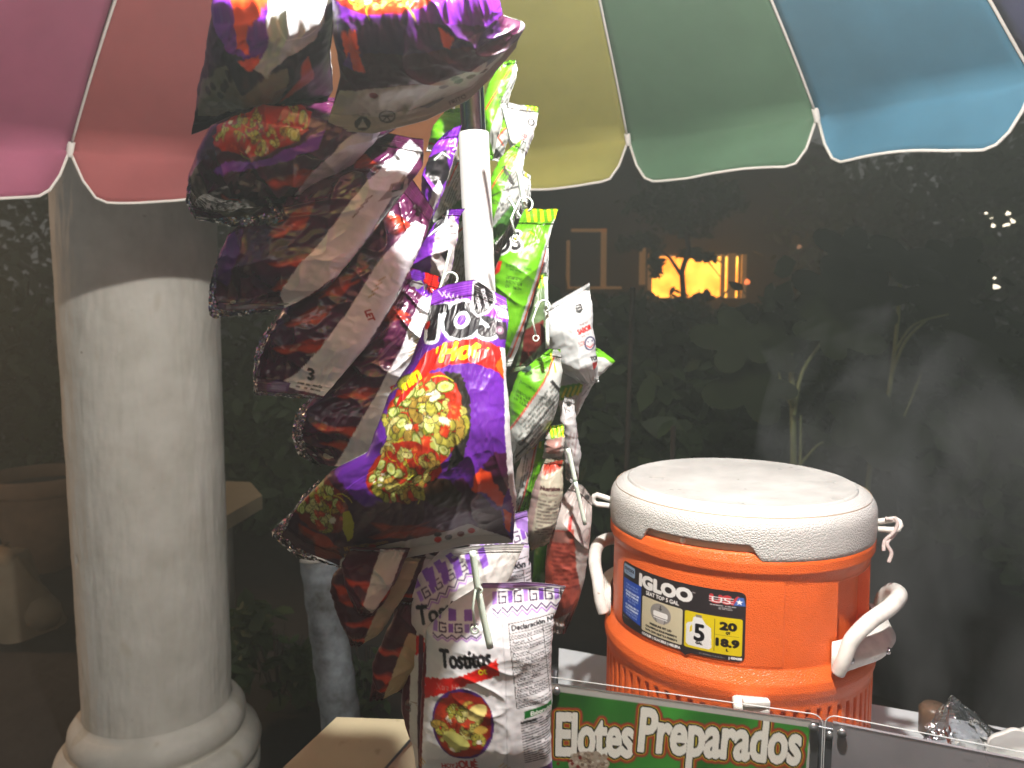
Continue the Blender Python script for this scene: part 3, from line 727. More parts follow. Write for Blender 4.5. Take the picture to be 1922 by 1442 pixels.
def art_J(c):
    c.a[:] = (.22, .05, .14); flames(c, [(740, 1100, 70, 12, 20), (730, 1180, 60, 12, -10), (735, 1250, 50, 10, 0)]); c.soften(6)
    c.poly([(800, 1040), (830, 1045), (790, 1180), (765, 1290), (752, 1285), (770, 1160)], (.74, .72, .70), .8)
bag('dark maroon bag with thin silver edge, between dark red bag and white bags', [(770, 1035), (745, 1100), (735, 1180), (738, 1250), (745, 1300)], [(830, 1035), (815, 1110), (795, 1180), (780, 1250), (765, 1302)],
    .745, art_J, G_DOR, T=.014, st=.05, sb=.03, seed=85, bg=(.2, .05, .1))
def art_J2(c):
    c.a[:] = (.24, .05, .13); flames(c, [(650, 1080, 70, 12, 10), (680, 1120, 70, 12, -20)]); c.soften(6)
    c.poly([(715, 1030), (760, 1035), (735, 1100), (700, 1150), (690, 1120)], (.70, .68, .66), .8)
bag('dark purple bag tail with pale corner, directly under the front bag at left', [(660, 1025), (640, 1060), (648, 1100), (668, 1150)], [(770, 1030), (748, 1080), (722, 1130), (694, 1160)],
    .655, art_J2, G_DOR, T=.014, st=.05, sb=.03, seed=87, bg=(.2, .05, .1), wr=1.3)

# ---- lime / white bags right of the pole
def lime_art(white, red, micro, extra=None, stripes=None, base=LIME):
    def f(c):
        c.a[:] = base
        for q in white: c.poly(q, (.70, .72, .70), .6)
        for q in red: c.line(q, 3, (.82, .28, .18))
        for i, (x, y, w_, h_, rows, an) in enumerate(micro): c.micro(x, y, w_, h_, rows, (.22, .24, .22), an, seed=i+2)
        if stripes:
            (xa, ya), (xb, yb), n, wd = stripes
            for i in range(n):
                t = i/(n-1); x = xa+(xb-xa)*t; y = ya+(yb-ya)*t
                c.line([(x, y-wd), (x+3, y+wd)], abs(xb-xa)/n*.5+1, YEL)
        if extra: extra(c)
    return f
def ex_P(c):
    c.text('OS', 928, 478, 34, BLK, ang=10, sx=.85, shear=.1, grow=1.6, outl=[(4.5, (.9, .92, .9))])
    c.text('guaranteed fresh', 950, 502, 7, (.08, .30, .05), ang=-12, width=47, grow=.2)
    c.text('until printed date', 957, 510, 5, (.08, .30, .05), ang=-12, width=32)
    for i, t in enumerate(('26SEP2023', '346317826', '09  16:04')): c.text(t, 950-i*.5, 524+i*8.5, 5.6, (.05, .12, .04), ang=-13, width=30, grow=.3)
    c.poly([(926, 488), (943, 492), (938, 512), (926, 520)], (.85, .12, .08)); c.text('FREE', 928, 512, 7, (.95, .8, .8), ang=65, width=18, grow=.3)
    for i in range(3): c.line([(965+i*12, 452-i*4), (972+i*12, 444-i*4), (978+i*12, 450-i*4)], 2, YEL)
bag('lime green bag with yellow striped seal and printed date, hanging right beside the white tube',
    [(985, 392), (968, 430), (940, 470), (926, 520), (925, 580), (930, 680)], [(1048, 392), (1036, 430), (1020, 490), (1000, 560), (978, 640), (958, 688)],
    .835, lime_art([[(1050, 400), (1060, 420), (1000, 600), (960, 700), (940, 695), (975, 610), (1005, 520), (1020, 470), (1034, 420)]],
                   [[(1026, 470), (1012, 520), (985, 600), (958, 670)]], [(990, 600, 80, 14, 3, 70), (1000, 570, 60, 10, 2, 70)], ex_P, ((990, 404), (1042, 402), 5, 12)),
    G_LIM, T=.022, st=.10, sb=.03, mat='film', seed=91, bg=LIME, bot=[(930, 680), (945, 690), (958, 688)])
def ex_Q(c):
    c.text('guaranteed fresh', 975, 716, 6.5, (.08, .30, .05), ang=-30, width=36, grow=.2)
    for i, t in enumerate(('26SEP2023', '346317826', '09  16:04')): c.text(t, 968-i*2, 733+i*7, 5, (.05, .12, .04), ang=-32, width=28, grow=.3)
    c.ell(988, 692, 10, 6, (.2, .3, .25), -20); c.line([(975, 830), (1040, 752)], 3.5, (.15, .15, .15)); c.line([(968, 858), (1000, 818)], 3.5, (.15, .15, .15))
    c.line([(1035, 715), (1052, 735)], 6, (.15, .15, .15))
bag('short lime bag with a red edged white nutrition side, below the date printed bag',
    [(1032, 655), (1000, 680), (972, 700), (956, 750), (955, 810), (958, 865)], [(1052, 655), (1056, 700), (1050, 740), (1040, 790), (1005, 835), (965, 872)],
    .800, lime_art([[(1040, 650), (1070, 680), (1060, 800), (960, 890), (945, 840), (957, 800), (1000, 740), (1030, 700)]],
                   [[(1040, 672), (1020, 715), (985, 765), (956, 806)]],
                   [(975, 790, 70, 60, 9, 50), (1010, 745, 50, 50, 8, 48), (965, 820, 50, 40, 6, 50)], ex_Q, ((1034, 672), (1040, 690), 2, 8)),
    G_LIM, T=.024, st=.07, sb=.03, mat='film', seed=95, bg=LIME)
def ex_R(c):
    c.a[:] = (.80, .82, .82)
    c.text('sustentabilidad', 1058, 596, 5, (.35, .35, .35), ang=16, width=26)
    c.poly([(1078, 574), (1090, 570), (1093, 582), (1087, 590), (1080, 586)], (.12, .12, .12)); c.line([(1081, 577), (1089, 575)], 1.5, (.8, .8, .8)); c.line([(1082, 582), (1089, 580)], 1.5, (.8, .8, .8))
    c.micro(1064, 604, 34, 8, 3, (.5, .5, .5), 16)
    c.text('QUE TU', 1086, 612, 4, (.5, .3, .3), ang=18, width=16)
    c.text('SABOR', 1083, 628, 9, (.78, .14, .14), ang=22, width=28, grow=.5)
    c.text('SEA TU', 1088, 634, 3.5, (.6, .3, .3), ang=20, width=18)
    c.text('SONRISA', 1085, 650, 8, (.78, .25, .22), ang=22, width=28, grow=.2)
    c.ell(1105, 644, 11, 13, (.12, .12, .3), 10); c.ell(1105, 644, 8.5, 10.5, (.85, .85, .86), 10); c.line([(1098, 648), (1105, 652), (1112, 646)], 1.6, (.8, .15, .15)); c.ell(1101, 641, 1.3, 1.8, (.1, .1, .3)); c.ell(1109, 639, 1.3, 1.8, (.1, .1, .3))
    c.text('TOS', 1106, 676, 7, BLK, ang=8, width=16, grow=.4); c.poly([(1109, 680), (1122, 678), (1116, 690), (1112, 694)], (.75, .12, .12))
bag('white bag with red slogan and smiling face mark, sticking out right of the bunch',
    [(1020, 580), (1025, 640), (1045, 690), (1092, 722)], [(1106, 530), (1112, 590), (1118, 650), (1124, 718)], .84, ex_R, G_LIM, T=.024, st=.05, sb=.02,
    mat='film', seed=97, bg=(.8, .8, .8), bot=[(1092, 722), (1108, 722), (1124, 718)])
def art_S(c):
    c.a[:] = (.78, .80, .78); c.poly([(1112, 640), (1165, 660), (1158, 690), (1135, 672), (1112, 668)], LIME, 1)
    c.micro(1090, 740, 80, 20, 4, (.4, .4, .4), 48)
    c.poly([(1050, 725), (1095, 716), (1090, 735), (1050, 752)], LIME, 1)
    for i in range(4): c.line([(1055+i*9, 745-i*2), (1062+i*9, 728-i*2)], 4, YEL)
    c.poly([(1095, 718), (1105, 714), (1102, 722)], BLK)
bag('white bag with a lime corner, tucked behind the slogan bag', [(1080, 640), (1060, 680), (1048, 720), (1052, 790)], [(1125, 655), (1155, 678), (1120, 712), (1072, 800)], .88, art_S, G_LIM,
    T=.012, st=.04, sb=.04, mat='film', seed=98, bg=(.8, .8, .8))
def art_L(c):
    c.a[:] = (.76, .76, .76)
    c.poly([(985, 198), (1015, 188), (1012, 212), (1004, 210), (990, 204)], LIME, 1)
    for i in range(3): c.line([(992+i*8, 194), (990+i*8, 208)], 3, YEL)
    c.ell(997, 232, 7, 8, (.2, .2, .2)); c.ell(997, 232, 4.5, 5.5, (.75, .75, .75)); c.line([(993, 230), (1001, 230)], 1.5, (.2, .2, .2)); c.text('SAB', 980, 280, 9, (.5, .2, .2), ang=65, width=24)
bag('silvery white bag with a lime corner, high on the right of the bunch', [(948, 190), (950, 240), (960, 290), (968, 322)], [(1010, 200), (1008, 235), (992, 280), (972, 325)], .87, art_L, G_LIM, T=.015, st=.09,
    sb=.03, mat='film', seed=99, bg=(.75, .75, .75), top=[(948, 190), (985, 198), (1010, 200)])
def ex_K(c):
    c.text('Nutrition', 936, 190, 8, (.2, .2, .2), ang=-62, width=44)
bag('lime and white bag with dark barcode print, highest right of the clear tube', [(940, 116), (915, 160), (906, 200), (908, 250), (915, 300)], [(968, 112), (972, 130), (960, 175), (945, 220), (925, 300)], .84,
    lime_art([[(972, 100), (990, 120), (955, 240), (930, 300), (918, 262), (938, 205), (958, 150)]], [[(958, 130), (935, 175), (912, 212)]],
             [(925, 200, 70, 26, 6, 62)], ex_K), G_LIM, T=.014, st=.03, sb=.04, mat='film', seed=101, bg=LIME)
def ex_N(c):
    c.text('Nutrition', 942, 318, 8, (.12, .12, .12), ang=-60, width=40, grow=.5); c.text('Calories', 925, 385, 6, (.3, .3, .3), ang=-15, width=40)
    c.line([(922, 372), (975, 352)], 2.5, (.1, .1, .1)); c.poly([(925, 430), (960, 390), (975, 380), (960, 425), (925, 460)], (.25, .45, .18), 1)
    for i in range(4): c.line([(934+i*11, 290-i*7), (942+i*11, 282-i*7), (944+i*11, 290-i*7)], 2, (.8, .85, .3))
bag('green and white bag with an upturned yellow dashed seal, right of the upper tube end', [(978, 262), (940, 295), (916, 340), (915, 400), (925, 455)], [(988, 268), (982, 310), (978, 360), (965, 410), (930, 462)], .84,
    lime_art([[(980, 262), (1000, 275), (985, 380), (955, 455), (930, 470), (925, 420), (950, 350), (968, 300)]], [[(968, 292), (940, 330), (914, 372)]],
             [(930, 350, 60, 30, 6, 55), (930, 400, 50, 30, 5, 50)], ex_N), G_LIM, T=.014, st=.08, sb=.03, mat='film', seed=103, bg=LIME)
bag('pale green bag of crumpled film, behind the upper tube end', [(940, 215), (916, 250), (915, 300)], [(962, 222), (955, 260), (940, 305)], .87,
    lime_art([[(930, 260), (960, 240), (945, 310), (915, 310)]], [[(950, 245), (935, 262), (945, 275)]], [(925, 290, 30, 20, 3, 50)]), G_LIM, T=.01, seed=104, mat='film', bg=(.5, .68, .25))
bag('lime green bag corner poking out left of the clear tube', [(838, 204), (812, 240), (800, 285)], [(872, 204), (868, 240), (836, 290)], .85,
    lime_art([[(795, 272), (845, 280), (840, 300), (795, 300)]], [[(800, 268), (838, 282)]], [], None), G_LIM, T=.014, seed=105, mat='film', bg=LIME)
bag('grey printed back of a lime bag, just left of the upper white tube', [(852, 300), (838, 350), (815, 400), (808, 440)], [(880, 300), (880, 380), (878, 440), (850, 480)], .86,
    lime_art([[(850, 290), (885, 290), (885, 360), (840, 402), (812, 420), (810, 400)]], [[(860, 305), (842, 352)]], [(826, 400, 80, 26, 6, 66)], None, None, (.22, .42, .16)), G_LIM, T=.014, seed=107, mat='film', bg=LIME)
bag('grey printed back of a lime bag, left of the lower white tube', [(848, 400), (842, 440), (834, 500), (832, 560)], [(885, 390), (890, 450), (890, 520), (888, 560)], .85,
    lime_art([[(845, 420), (885, 410), (895, 560), (830, 560)]], [[(848, 450), (872, 428)]], [(838, 530, 100, 44, 9, 72)]), G_LIM, T=.014, seed=108, mat='film', bg=LIME)
def ex_M2(c):
    c.a[:] = (.40, .50, .34); c.poly([(985, 620), (1020, 600), (1022, 640), (975, 690)], (.40, .14, .12), 1); c.micro(975, 690, 50, 40, 6, (.75, .78, .7), 30)
    c.poly([(1004, 520), (1022, 515), (1024, 540), (1006, 545)], LIME); c.line([(1008, 520), (1012, 540)], 4, YEL); c.line([(1017, 518), (1021, 536)], 4, YEL)
bag('dull green bag with a yellow striped knot, in the gap behind the date printed bag', [(1003, 512), (990, 580), (972, 640), (958, 700)], [(1026, 512), (1028, 580), (1030, 640), (1020, 690)], .87, ex_M2, G_LIM, T=.014, seed=109, mat='film', bg=LIME)
def art_U(c):
    c.a[:] = (.20, .34, .16); c.poly([(1018, 858), (1060, 868), (1055, 940), (1040, 1010), (1000, 1040), (990, 1010), (1005, 940)], (.72, .70, .62), 1)
    c.poly([(1022, 872), (1058, 862), (1052, 880), (1018, 892)], (.80, .30, .22)); c.text('Nutrition', 1014, 915, 7, (.25, .12, .12), ang=-4, width=36, grow=.4); c.text('Information', 1014, 924, 5, (.35, .2, .2), ang=-6, width=32)
    c.micro(1012, 930, 40, 70, 11, (.35, .30, .28), -8); c.poly([(1000, 860), (1022, 862), (1000, 980), (985, 1050), (978, 1000)], (.66, .56, .54), 1)
bag('rolled bag with a red nutrition table, low right behind the front bag', [(1025, 860), (1000, 920), (985, 980), (980, 1040)], [(1058, 862), (1056, 920), (1048, 970), (1030, 1020)], .79, art_U, G_LIM, T=.018, seed=111, mat='film', bg=LIME)
def art_T(c):
    c.a[:] = (.74, .73, .70); c.poly([(1028, 800), (1058, 795), (1060, 815), (1034, 822)], LIME)
    for i in range(4): c.line([(1034+i*7, 800), (1036+i*7, 818)], 3, YEL)
    c.poly([(1025, 825), (1055, 818), (1050, 850), (1022, 848)], (.66, .50, .46), 2)
bag('small silvery bag with a lime striped top, between the rolled bag and the nutrition side', [(1026, 800), (1022, 830), (1018, 862)], [(1060, 796), (1060, 830), (1056, 860)], .80, art_T, G_LIM, T=.01, seed=112, mat='film', bg=(.7, .7, .7), wr=1.5)
def art_T2(c): c.a[:] = (.72, .72, .72); c.noise(14, .12, 3); c.micro(1060, 850, 50, 20, 3, (.5, .4, .4), 80); c.text('K', 1062, 775, 12, (.3, .3, .3), ang=20)
bag('plain silver back of a bag, hanging right below the slogan bag', [(1060, 745), (1050, 790), (1058, 850), (1062, 900)], [(1078, 750), (1082, 800), (1090, 850), (1084, 912)], .83, art_T2, G_LIM, T=.012, seed=113, mat='film', bg=(.7, .7, .7), wr=1.4)
def art_V(c):
    c.a[:] = (.74, .70, .68); c.poly([(1030, 990), (1075, 985), (1080, 1060), (1095, 1130), (1040, 1160), (1020, 1100)], (.66, .30, .24), 1)
    c.poly([(1038, 992), (1070, 988), (1066, 1010), (1034, 1012)], (.62, .42, .38)); c.micro(1034, 1010, 44, 90, 11, (.45, .16, .14), 4)
    c.poly([(1068, 965), (1074, 962), (1070, 985), (1062, 990)], RED); c.ell(1102, 934, 5, 5, (.25, .25, .25)); c.ell(1098, 1000, 9, 14, (.55, .5, .5), 20); c.ell(1098, 1000, 7, 12, (.72, .66, .64), 20)
    c.poly([(1060, 1160), (1100, 1100), (1090, 1180), (1055, 1200)], (.36, .12, .10), 1)
bag('crumpled pinkish red and silver bag, lowest right of the bunch near the cooler', [(1075, 905), (1040, 960), (1026, 1030), (1022, 1100), (1036, 1190)], [(1112, 935), (1108, 1010), (1100, 1060), (1095, 1100), (1062, 1190)], .80, art_V, G_LIM,
    T=.020, seed=115, mat='film', bg=(.7, .6, .6), wr=1.5, top=[(1075, 905), (1095, 912), (1112, 935)])
def art_Wb(c): c.a[:] = (.30, .60, .12); c.poly([(1030, 960), (1060, 940), (1062, 975), (1035, 990)], (.80, .82, .80)); c.poly([(1030, 980), (1042, 975), (1040, 988), (1028, 990)], YEL)
bag('lime bag with a silver pleated top, left of the crumpled red bag', [(1045, 940), (1020, 990), (1002, 1040), (1000, 1110)], [(1068, 955), (1046, 1000), (1032, 1050), (1022, 1110)], .82, art_Wb, G_LIM, T=.014, seed=117, mat='film', bg=LIME)

def filler(label, L, R, Y, ang, seed, flipw=False):
    def f(c):
        c.a[:] = LIME
        (xa, ya), (xb, yb) = L[0][:2], R[0][:2]; (xc, yc), (xd, yd) = L[-1][:2], R[-1][:2]
        mx = lambda t, v: (xa+(xb-xa)*t+(xc+(xd-xc)*t-xa-(xb-xa)*t)*v, ya+(yb-ya)*t+(yc+(yd-yc)*t-ya-(yb-ya)*t)*v)
        w0, w1 = (.45, 1.3) if not flipw else (-.3, .5)
        c.poly([mx(w0, -.1), mx(w1, -.1), mx(w1, 1.1), mx(w0, 1.1)], (.78, .80, .79))
        e = w0+.08 if not flipw else w1-.08; c.line([mx(e, -.1), mx(e, 1.1)], 2.6, (.82, .28, .18))
        p = mx(w0+.14 if not flipw else .05, .1); q = mx(w0+.14 if not flipw else .05, .9); an = math.degrees(math.atan2(-(q[1]-p[1]), q[0]-p[0]))
        c.micro(q[0], q[1], math.hypot(q[0]-p[0], q[1]-p[1]), 26, 6, (.2, .22, .2), an+180, seed)
        for i in range(4): a_ = mx(.08+i*.24, .02); b_ = mx(.12+i*.24, .10); c.line([a_, b_], 4, YEL)
    bag(label, L, R, Y, f, G_LIM, T=.015, st=.10, sb=.04, mat='film', seed=seed, bg=LIME)
filler('lime bag with a bright green back, half hidden between tube and date printed bag', [(925, 330), (912, 400), (910, 470)], [(985, 345), (972, 400), (935, 478)], .88, 60, 141)
filler('lime bag showing only its white side, below the silvery bag high on the right', [(955, 300), (948, 350), (940, 410)], [(996, 330), (996, 370), (978, 410)], .90, 60, 143)
filler('shaded lime bag filling the gap under the short lime bag', [(985, 840), (968, 890), (962, 960)], [(1040, 820), (1020, 880), (990, 960)], .82, 60, 145, True)
filler('green bag edge peeping out behind the date printed bag on its right', [(1000, 440), (990, 520), (975, 600)], [(1030, 450), (1030, 520), (1008, 610)], .89, 60, 147)
# ---- white bags with purple pattern at the foot
WHT = (.84, .84, .85); PP = (.48, .30, .68)
def pattern(c, x0, y0, x1, y1, h):
    """purple check band, square spirals and zigzag, from (x0,y0) to (x1,y1), going down h"""
    L = math.hypot(x1-x0, y1-y0); ux, uy = (x1-x0)/L, (y1-y0)/L; vx, vy = -uy, ux
    q = lambda a, b: (x0+ux*a+vx*b, y0+uy*a+vy*b)
    n = int(L/34)+1
    for i in range(n):
        a = i*L/n; w_ = L/n
        c.poly([q(a, -h*.9), q(a+w_*.5, -h*.9), q(a+w_*.5, -h*.42), q(a, -h*.42)], PP)
        c.poly([q(a, -h*.3), q(a+w_*.30, -h*.3), q(a+w_*.30, h*.08), q(a, h*.08)], PP if i % 2 else (.62, .48, .80))
        s = w_*.42; b = a+w_*.42
        c.line([q(b+s, -h*.28), q(b, -h*.28), q(b, h*.06), q(b+s, h*.06), q(b+s, -h*.12), q(b+s*.45, -h*.12)], 2.4, (.20, .12, .26))
    m = int(L/9)
    for dd, cc in ((h*.26, (.25, .15, .35)), (h*.38, (.60, .42, .74))):
        c.line([q(i*L/m, dd+(h*.08 if i % 2 else -h*.08)) for i in range(m+1)], 2.2, cc)
def table(c, x, y, w_, ang, title, rows, rh):
    A = R_(ang); f = lambda a, b: (x+a*math.cos(A)+b*math.sin(A), y-a*math.sin(A)+b*math.cos(A))
    H = rh*(len(rows)+1.6)
    for a, b in (((0, 0), (w_, 0)), ((w_, 0), (w_, H)), ((w_, H), (0, H)), ((0, H), (0, 0))): c.line([f(*a), f(*b)], 1.3, (.2, .2, .2))
    c.text(title, *f(5, rh*1.2), rh*.85, (.12, .12, .14), ang=ang, width=w_*1.12, grow=.5)
    c.line([f(w_*.74, rh*1.5), f(w_*.74, H-rh)], 1, (.2, .2, .2))
    for i, t in enumerate(rows):
        b = rh*(1.6+i); c.line([f(0, b), f(w_, b)], 1.1, (.25, .25, .25)); c.text(t, *f(3+(4 if i in (4, 5, 7, 8) else 0), b+rh*.78), rh*.54, (.1, .1, .12), ang=ang, width=min(w_*.72, len(t)*rh*.40), grow=.25)
        c.micro(*f(w_*.78, b+rh*.25), w_*.2, rh*.5, 1, (.2, .2, .2), ang, seed=i)
def art_X(c):
    c.a[:] = WHT
    c.poly([(760, 1090), (800, 1100), (802, 1250), (792, 1442), (760, 1442)], (.40, .08, .14), 1)
    pattern(c, 925, 1125, 1070, 1118, 52)
    c.poly([(905, 1090), (1070, 1085), (1070, 1100), (905, 1105)], (.62, .48, .70))
    pattern(c, 815, 1172, 905, 1165, 34)
    c.text('Tostitos', 832, 1233, 32, BLK, ang=5, width=92, grow=1.4)
    c.poly([(800, 1262), (860, 1248), (935, 1212), (938, 1242), (880, 1258), (800, 1300)], RED, 2)
    c.text('Xtra Hot', 822, 1276, 11, (.72, .45, .42), ang=8, width=52, shear=.2); c.text('ot', 901, 1240, 13, YEL, ang=6, grow=.8)
    c.ell(872, 1333, 57, 66, (.28, .12, .42)); food(c, 872, 1333, 53, 62, 10, 131, n=0, bgc=(.52, .12, .06)); food(c, 870, 1340, 48, 52, 0, 133, n=34, bgc=(.60, .18, .07))
    c.ell(898, 1308, 20, 13, (.80, .74, .45), -30); c.ell(860, 1362, 26, 14, (.70, .70, .38), 20); c.ell(905, 1340, 12, 8, (.80, .66, .30))
    c.text('HOY', 832, 1432, 14, (.72, .14, .16), ang=2, width=24, grow=.5); c.text('\u00bfQU\u00c9', 858, 1430, 24, (.72, .12, .14), ang=3, width=40, grow=1)
    c.text('ENTRANDO\u00d1ERO?', 795, 1458, 14, (.60, .30, .10), ang=2, width=140, grow=.6)
    for a in range(3): c.line([(938+a*6, 1418+a*5), (946+a*6, 1408+a*7)], 2, (.8, .62, .2)); c.line([(800-a*4, 1425+a*5), (792-a*4, 1416+a*6)], 2, (.8, .62, .2))
    table(c, 955, 1158, 84, 6, 'Declaraci\u00f3n Nutri', ['Porciones por envase:', 'Aprox. 5.5', 'Contenido Energetico', 'Proteina', 'Grasas Totales', 'Grasas Saturadas', 'Grasas Trans', 'Hidratos de Carbono', 'Disponibles', 'Azucares', 'Azucares A\u00f1adidos', 'Fibra Diet\u00e9tica', 'Sodio', 'Contenido Energ\u00e9tico por envase'], 9.5)
    c.poly([(984, 1312), (1035, 1306), (1035, 1318), (984, 1326)], (.10, .42, .16)); c.text('Elaborado', 996, 1322, 7, (.95, .98, .95), ang=5, width=38, grow=.4)
    c.micro(978, 1330, 56, 86, 17, (.15, .15, .17), 5, seed=5, dens=.95)
    c.text('INGREDIENTES:', 978, 1335, 4.5, (.1, .1, .1), ang=5, width=28, grow=.4)
    c.poly([(985, 1438), (1040, 1425), (1040, 1500), (985, 1500)], (.52, .36, .62)); c.line([(940, 1110), (950, 1250), (955, 1500)], 1.2, (.7, .7, .72))
bag('white bag with round food picture and nutrition table, lowest of the bunch',
    [(905, 1097), (850, 1130), (800, 1180), (792, 1260), (790, 1340), (785, 1480)], [(1062, 1100), (1040, 1160), (1034, 1220), (1036, 1300), (1034, 1380), (1038, 1480)],
    .665, art_X, G_TOS, T=.028, st=.035, sb=.02, top=[(905, 1097), (980, 1092), (1062, 1100)], step=1.9, mat='film', seed=121, bg=WHT, k=1.8, wr=.55)
def art_Y1(c):
    c.a[:] = (.80, .79, .77); pattern(c, 790, 1120, 880, 1062, 44)
    for i in range(5): c.poly([(800+i*24, 1070-i*9), (812+i*24, 1063-i*9), (822+i*24, 1095-i*9), (810+i*24, 1102-i*9)], PP)
    c.text('Tostitos', 790, 1160, 30, BLK, ang=12, width=115, grow=1.3)
    c.poly([(760, 1095), (775, 1090), (772, 1442), (748, 1442), (755, 1200)], (.30, .05, .14), 1)
    c.poly([(765, 1185), (800, 1180), (806, 1210), (765, 1218)], RED, 2); c.line([(795, 1180), (792, 1442)], 9, (.28, .06, .16))
    c.text('LE', 776, 1320, 12, (.3, .3, .3), ang=90); c.micro(775, 1300, 20, 8, 2, (.5, .4, .3))
bag('white bag with dark red edge and purple patterned seal, behind the lowest bag',
    [(830, 1030), (785, 1080), (765, 1150), (757, 1260), (752, 1330), (775, 1400), (785, 1480)], [(985, 1020), (960, 1080), (920, 1150), (880, 1250), (860, 1350), (850, 1480)],
    .725, art_Y1, G_TOS, T=.022, st=.04, sb=.02, mat='film', seed=123, bg=WHT)
def art_Z(c):
    c.a[:] = (.80, .79, .82); pattern(c, 905, 1030, 1005, 1000, 46)
    table(c, 900, 1048, 110, 4, 'Declaraci\u00f3n Nutri', ['Porciones por envase', 'Contenido', 'Energetico', 'Proteina', 'Grasas', 'Sodio', 'Azucares'], 14)
    c.poly([(965, 960), (990, 955), (992, 1000), (970, 990)], (.62, .48, .78))
bag('white bag with purple spirals and grey nutrition table, directly under the front purple bag', [(870, 985), (880, 1020), (890, 1080), (895, 1140)], [(990, 958), (992, 1010), (995, 1060), (1000, 1150)], .77, art_Z, G_TOS, T=.014, seed=125, mat='film',
    bg=WHT, bot=[(895, 1140), (950, 1150), (1000, 1150)])

def project(W):
    d = W-np.array([0, 0, CAM_Z])
    f = d[..., 1]*math.cos(PITCH)-d[..., 2]*math.sin(PITCH); u = d[..., 1]*math.sin(PITCH)+d[..., 2]*math.cos(PITCH)
    return 961+FPX*d[..., 0]/f, 721-FPX*u/f
M['acryl'] = clear_mat('clear_acrylic', (.97, .98, .98), .04, .03, fres=False)
M['acryl_highlight'] = material('acrylic_edge_highlight', (.75, .78, .78), rough=.3, alpha=.45)  # whitish colour stands in for the bright highlight along the sheet edges
M['clear'] = clear_mat('clear_tube_plastic', (.80, .82, .86), .06, .05)
M['plastic_bag'] = clear_mat('clear_bag_film', (.86, .88, .91), .16, .16, .006, 60)

# ------------------------------------------------------------------ umbrella
UC = Vector((-.09, .77, 0)); UR = 1.05
def rim(k):
    a = R_(20+22.5*(k-3)-(1.5 if k % 16 == 5 else 0)); x = UC.x+UR*math.sin(a); y = UC.y+UR*math.cos(a)
    return Vector((x, y, CAM_Z+.322+.05*(x+.86)+.10*(y-1.48)))
APEX = Vector((UC.x, UC.y, CAM_Z+.86))
PANC = [('pink', (.46, .10, .20)), ('red', (.42, .075, .075)), ('orange', (.60, .22, .06)), ('yellow', (.42, .39, .05)), ('green', (.06, .19, .085)),
        ('blue', (.03, .22, .36)), ('navy', (.04, .04, .16)), ('purple', (.20, .05, .28))]
umb = empty('market_umbrella', Vector((.10, .80, 0)), 'large rainbow umbrella with scalloped white piped edge spread over the cart', 'umbrella')
def cloth(name, c): return material(name, tuple(min(.72, q*.92+.055) for q in c), rough=.75, bump=.0010, bscale=22, translucent=.30, vary=.16, vscale=6, detail=10)
CM = [cloth('cloth_'+n_, c_) for n_, c_ in PANC]
def rib_pt(k, t):
    """k may be fractional; t 0 apex .. 1 rim"""
    k0 = math.floor(k); f = k-k0; p = rim(k0).lerp(rim(k0+1), f)
    q = APEX.lerp(p, t); q.z = p.z+(APEX.z-p.z)*(1-t**1.75)
    q.z -= .012*math.sin(math.pi*f)*math.sin(math.pi*min(1, t))  # cloth sags a little between ribs
    q.z += float(.004*noise2(k*3.1, t*4, 3)+.0016*noise2(k*11, t*13, 4)+.003*noise2(k*26, t*5, 6)*max(0, abs(f-.5)-.3)*5)*(1 if t < .995 else .5)
    return q
VD = .098
trim = MB(); ribs = []
for k in range(16):
    vs = []; fs = []; nu, nt_ = 21, 26
    for j in range(nt_+1):
        for i in range(nu): vs.append(rib_pt(k+i/(nu-1), .02+.98*j/nt_))
    def vdepth(f):
        e = min(f, 1-f)*1.0
        e2 = e*(.85+.3*(hash2(np.array([k]), np.array([int(f > .5)]), 5)[0]))
        if k == 4 and f > .5: e2 *= .62
        return 1-(1-min(1, e2/.16))**2.4
    edge = []
    for j in range(1, 9):
        for i in range(nu):
            f = i/(nu-1); p = rib_pt(k+f, 1); d = vdepth(f)*(VD+.006*math.sin(f*7+k*2))
            inw = (UC-p); inw.z = 0; inw.normalize()
            q = p+Vector((0, 0, -d*j/8))+inw*(.010*math.sin(j/8*2.6+f*5+k)*vdepth(f)); vs.append(q)
            if j == 8: edge.append(q)
    for j in range(nt_+8):
        for i in range(nu-1): fs.append((j*nu+i, j*nu+i+1, (j+1)*nu+i+1, (j+1)*nu+i))
    nm_, _ = PANC[(k+1) % 8]
    o = mesh_obj('canopy_panel', vs, fs, CM[(k+1) % 8], umb); tagp(o, nm_+' cloth panel of the umbrella')
    md = o.modifiers.new('s', 'SOLIDIFY'); md.thickness = .0012; md.offset = 1
    t_ = MB(); t_.tube(edge, .0032, 6); t_.build('hem_piping', M['trim'], umb)
    s_ = MB(); s_.tube([rib_pt(k, .03+.97*j/24)+Vector((0, 0, -.004)) for j in range(25)], .0026, 6)
    s_.tube([rib_pt(k, .985), rib_pt(k, 1.0)+Vector((0, 0, -.006)), rib_pt(k, 1.0)+Vector((0, 0, -.014))], .007, 6)
    s_.build('rib', M['trim'], umb)
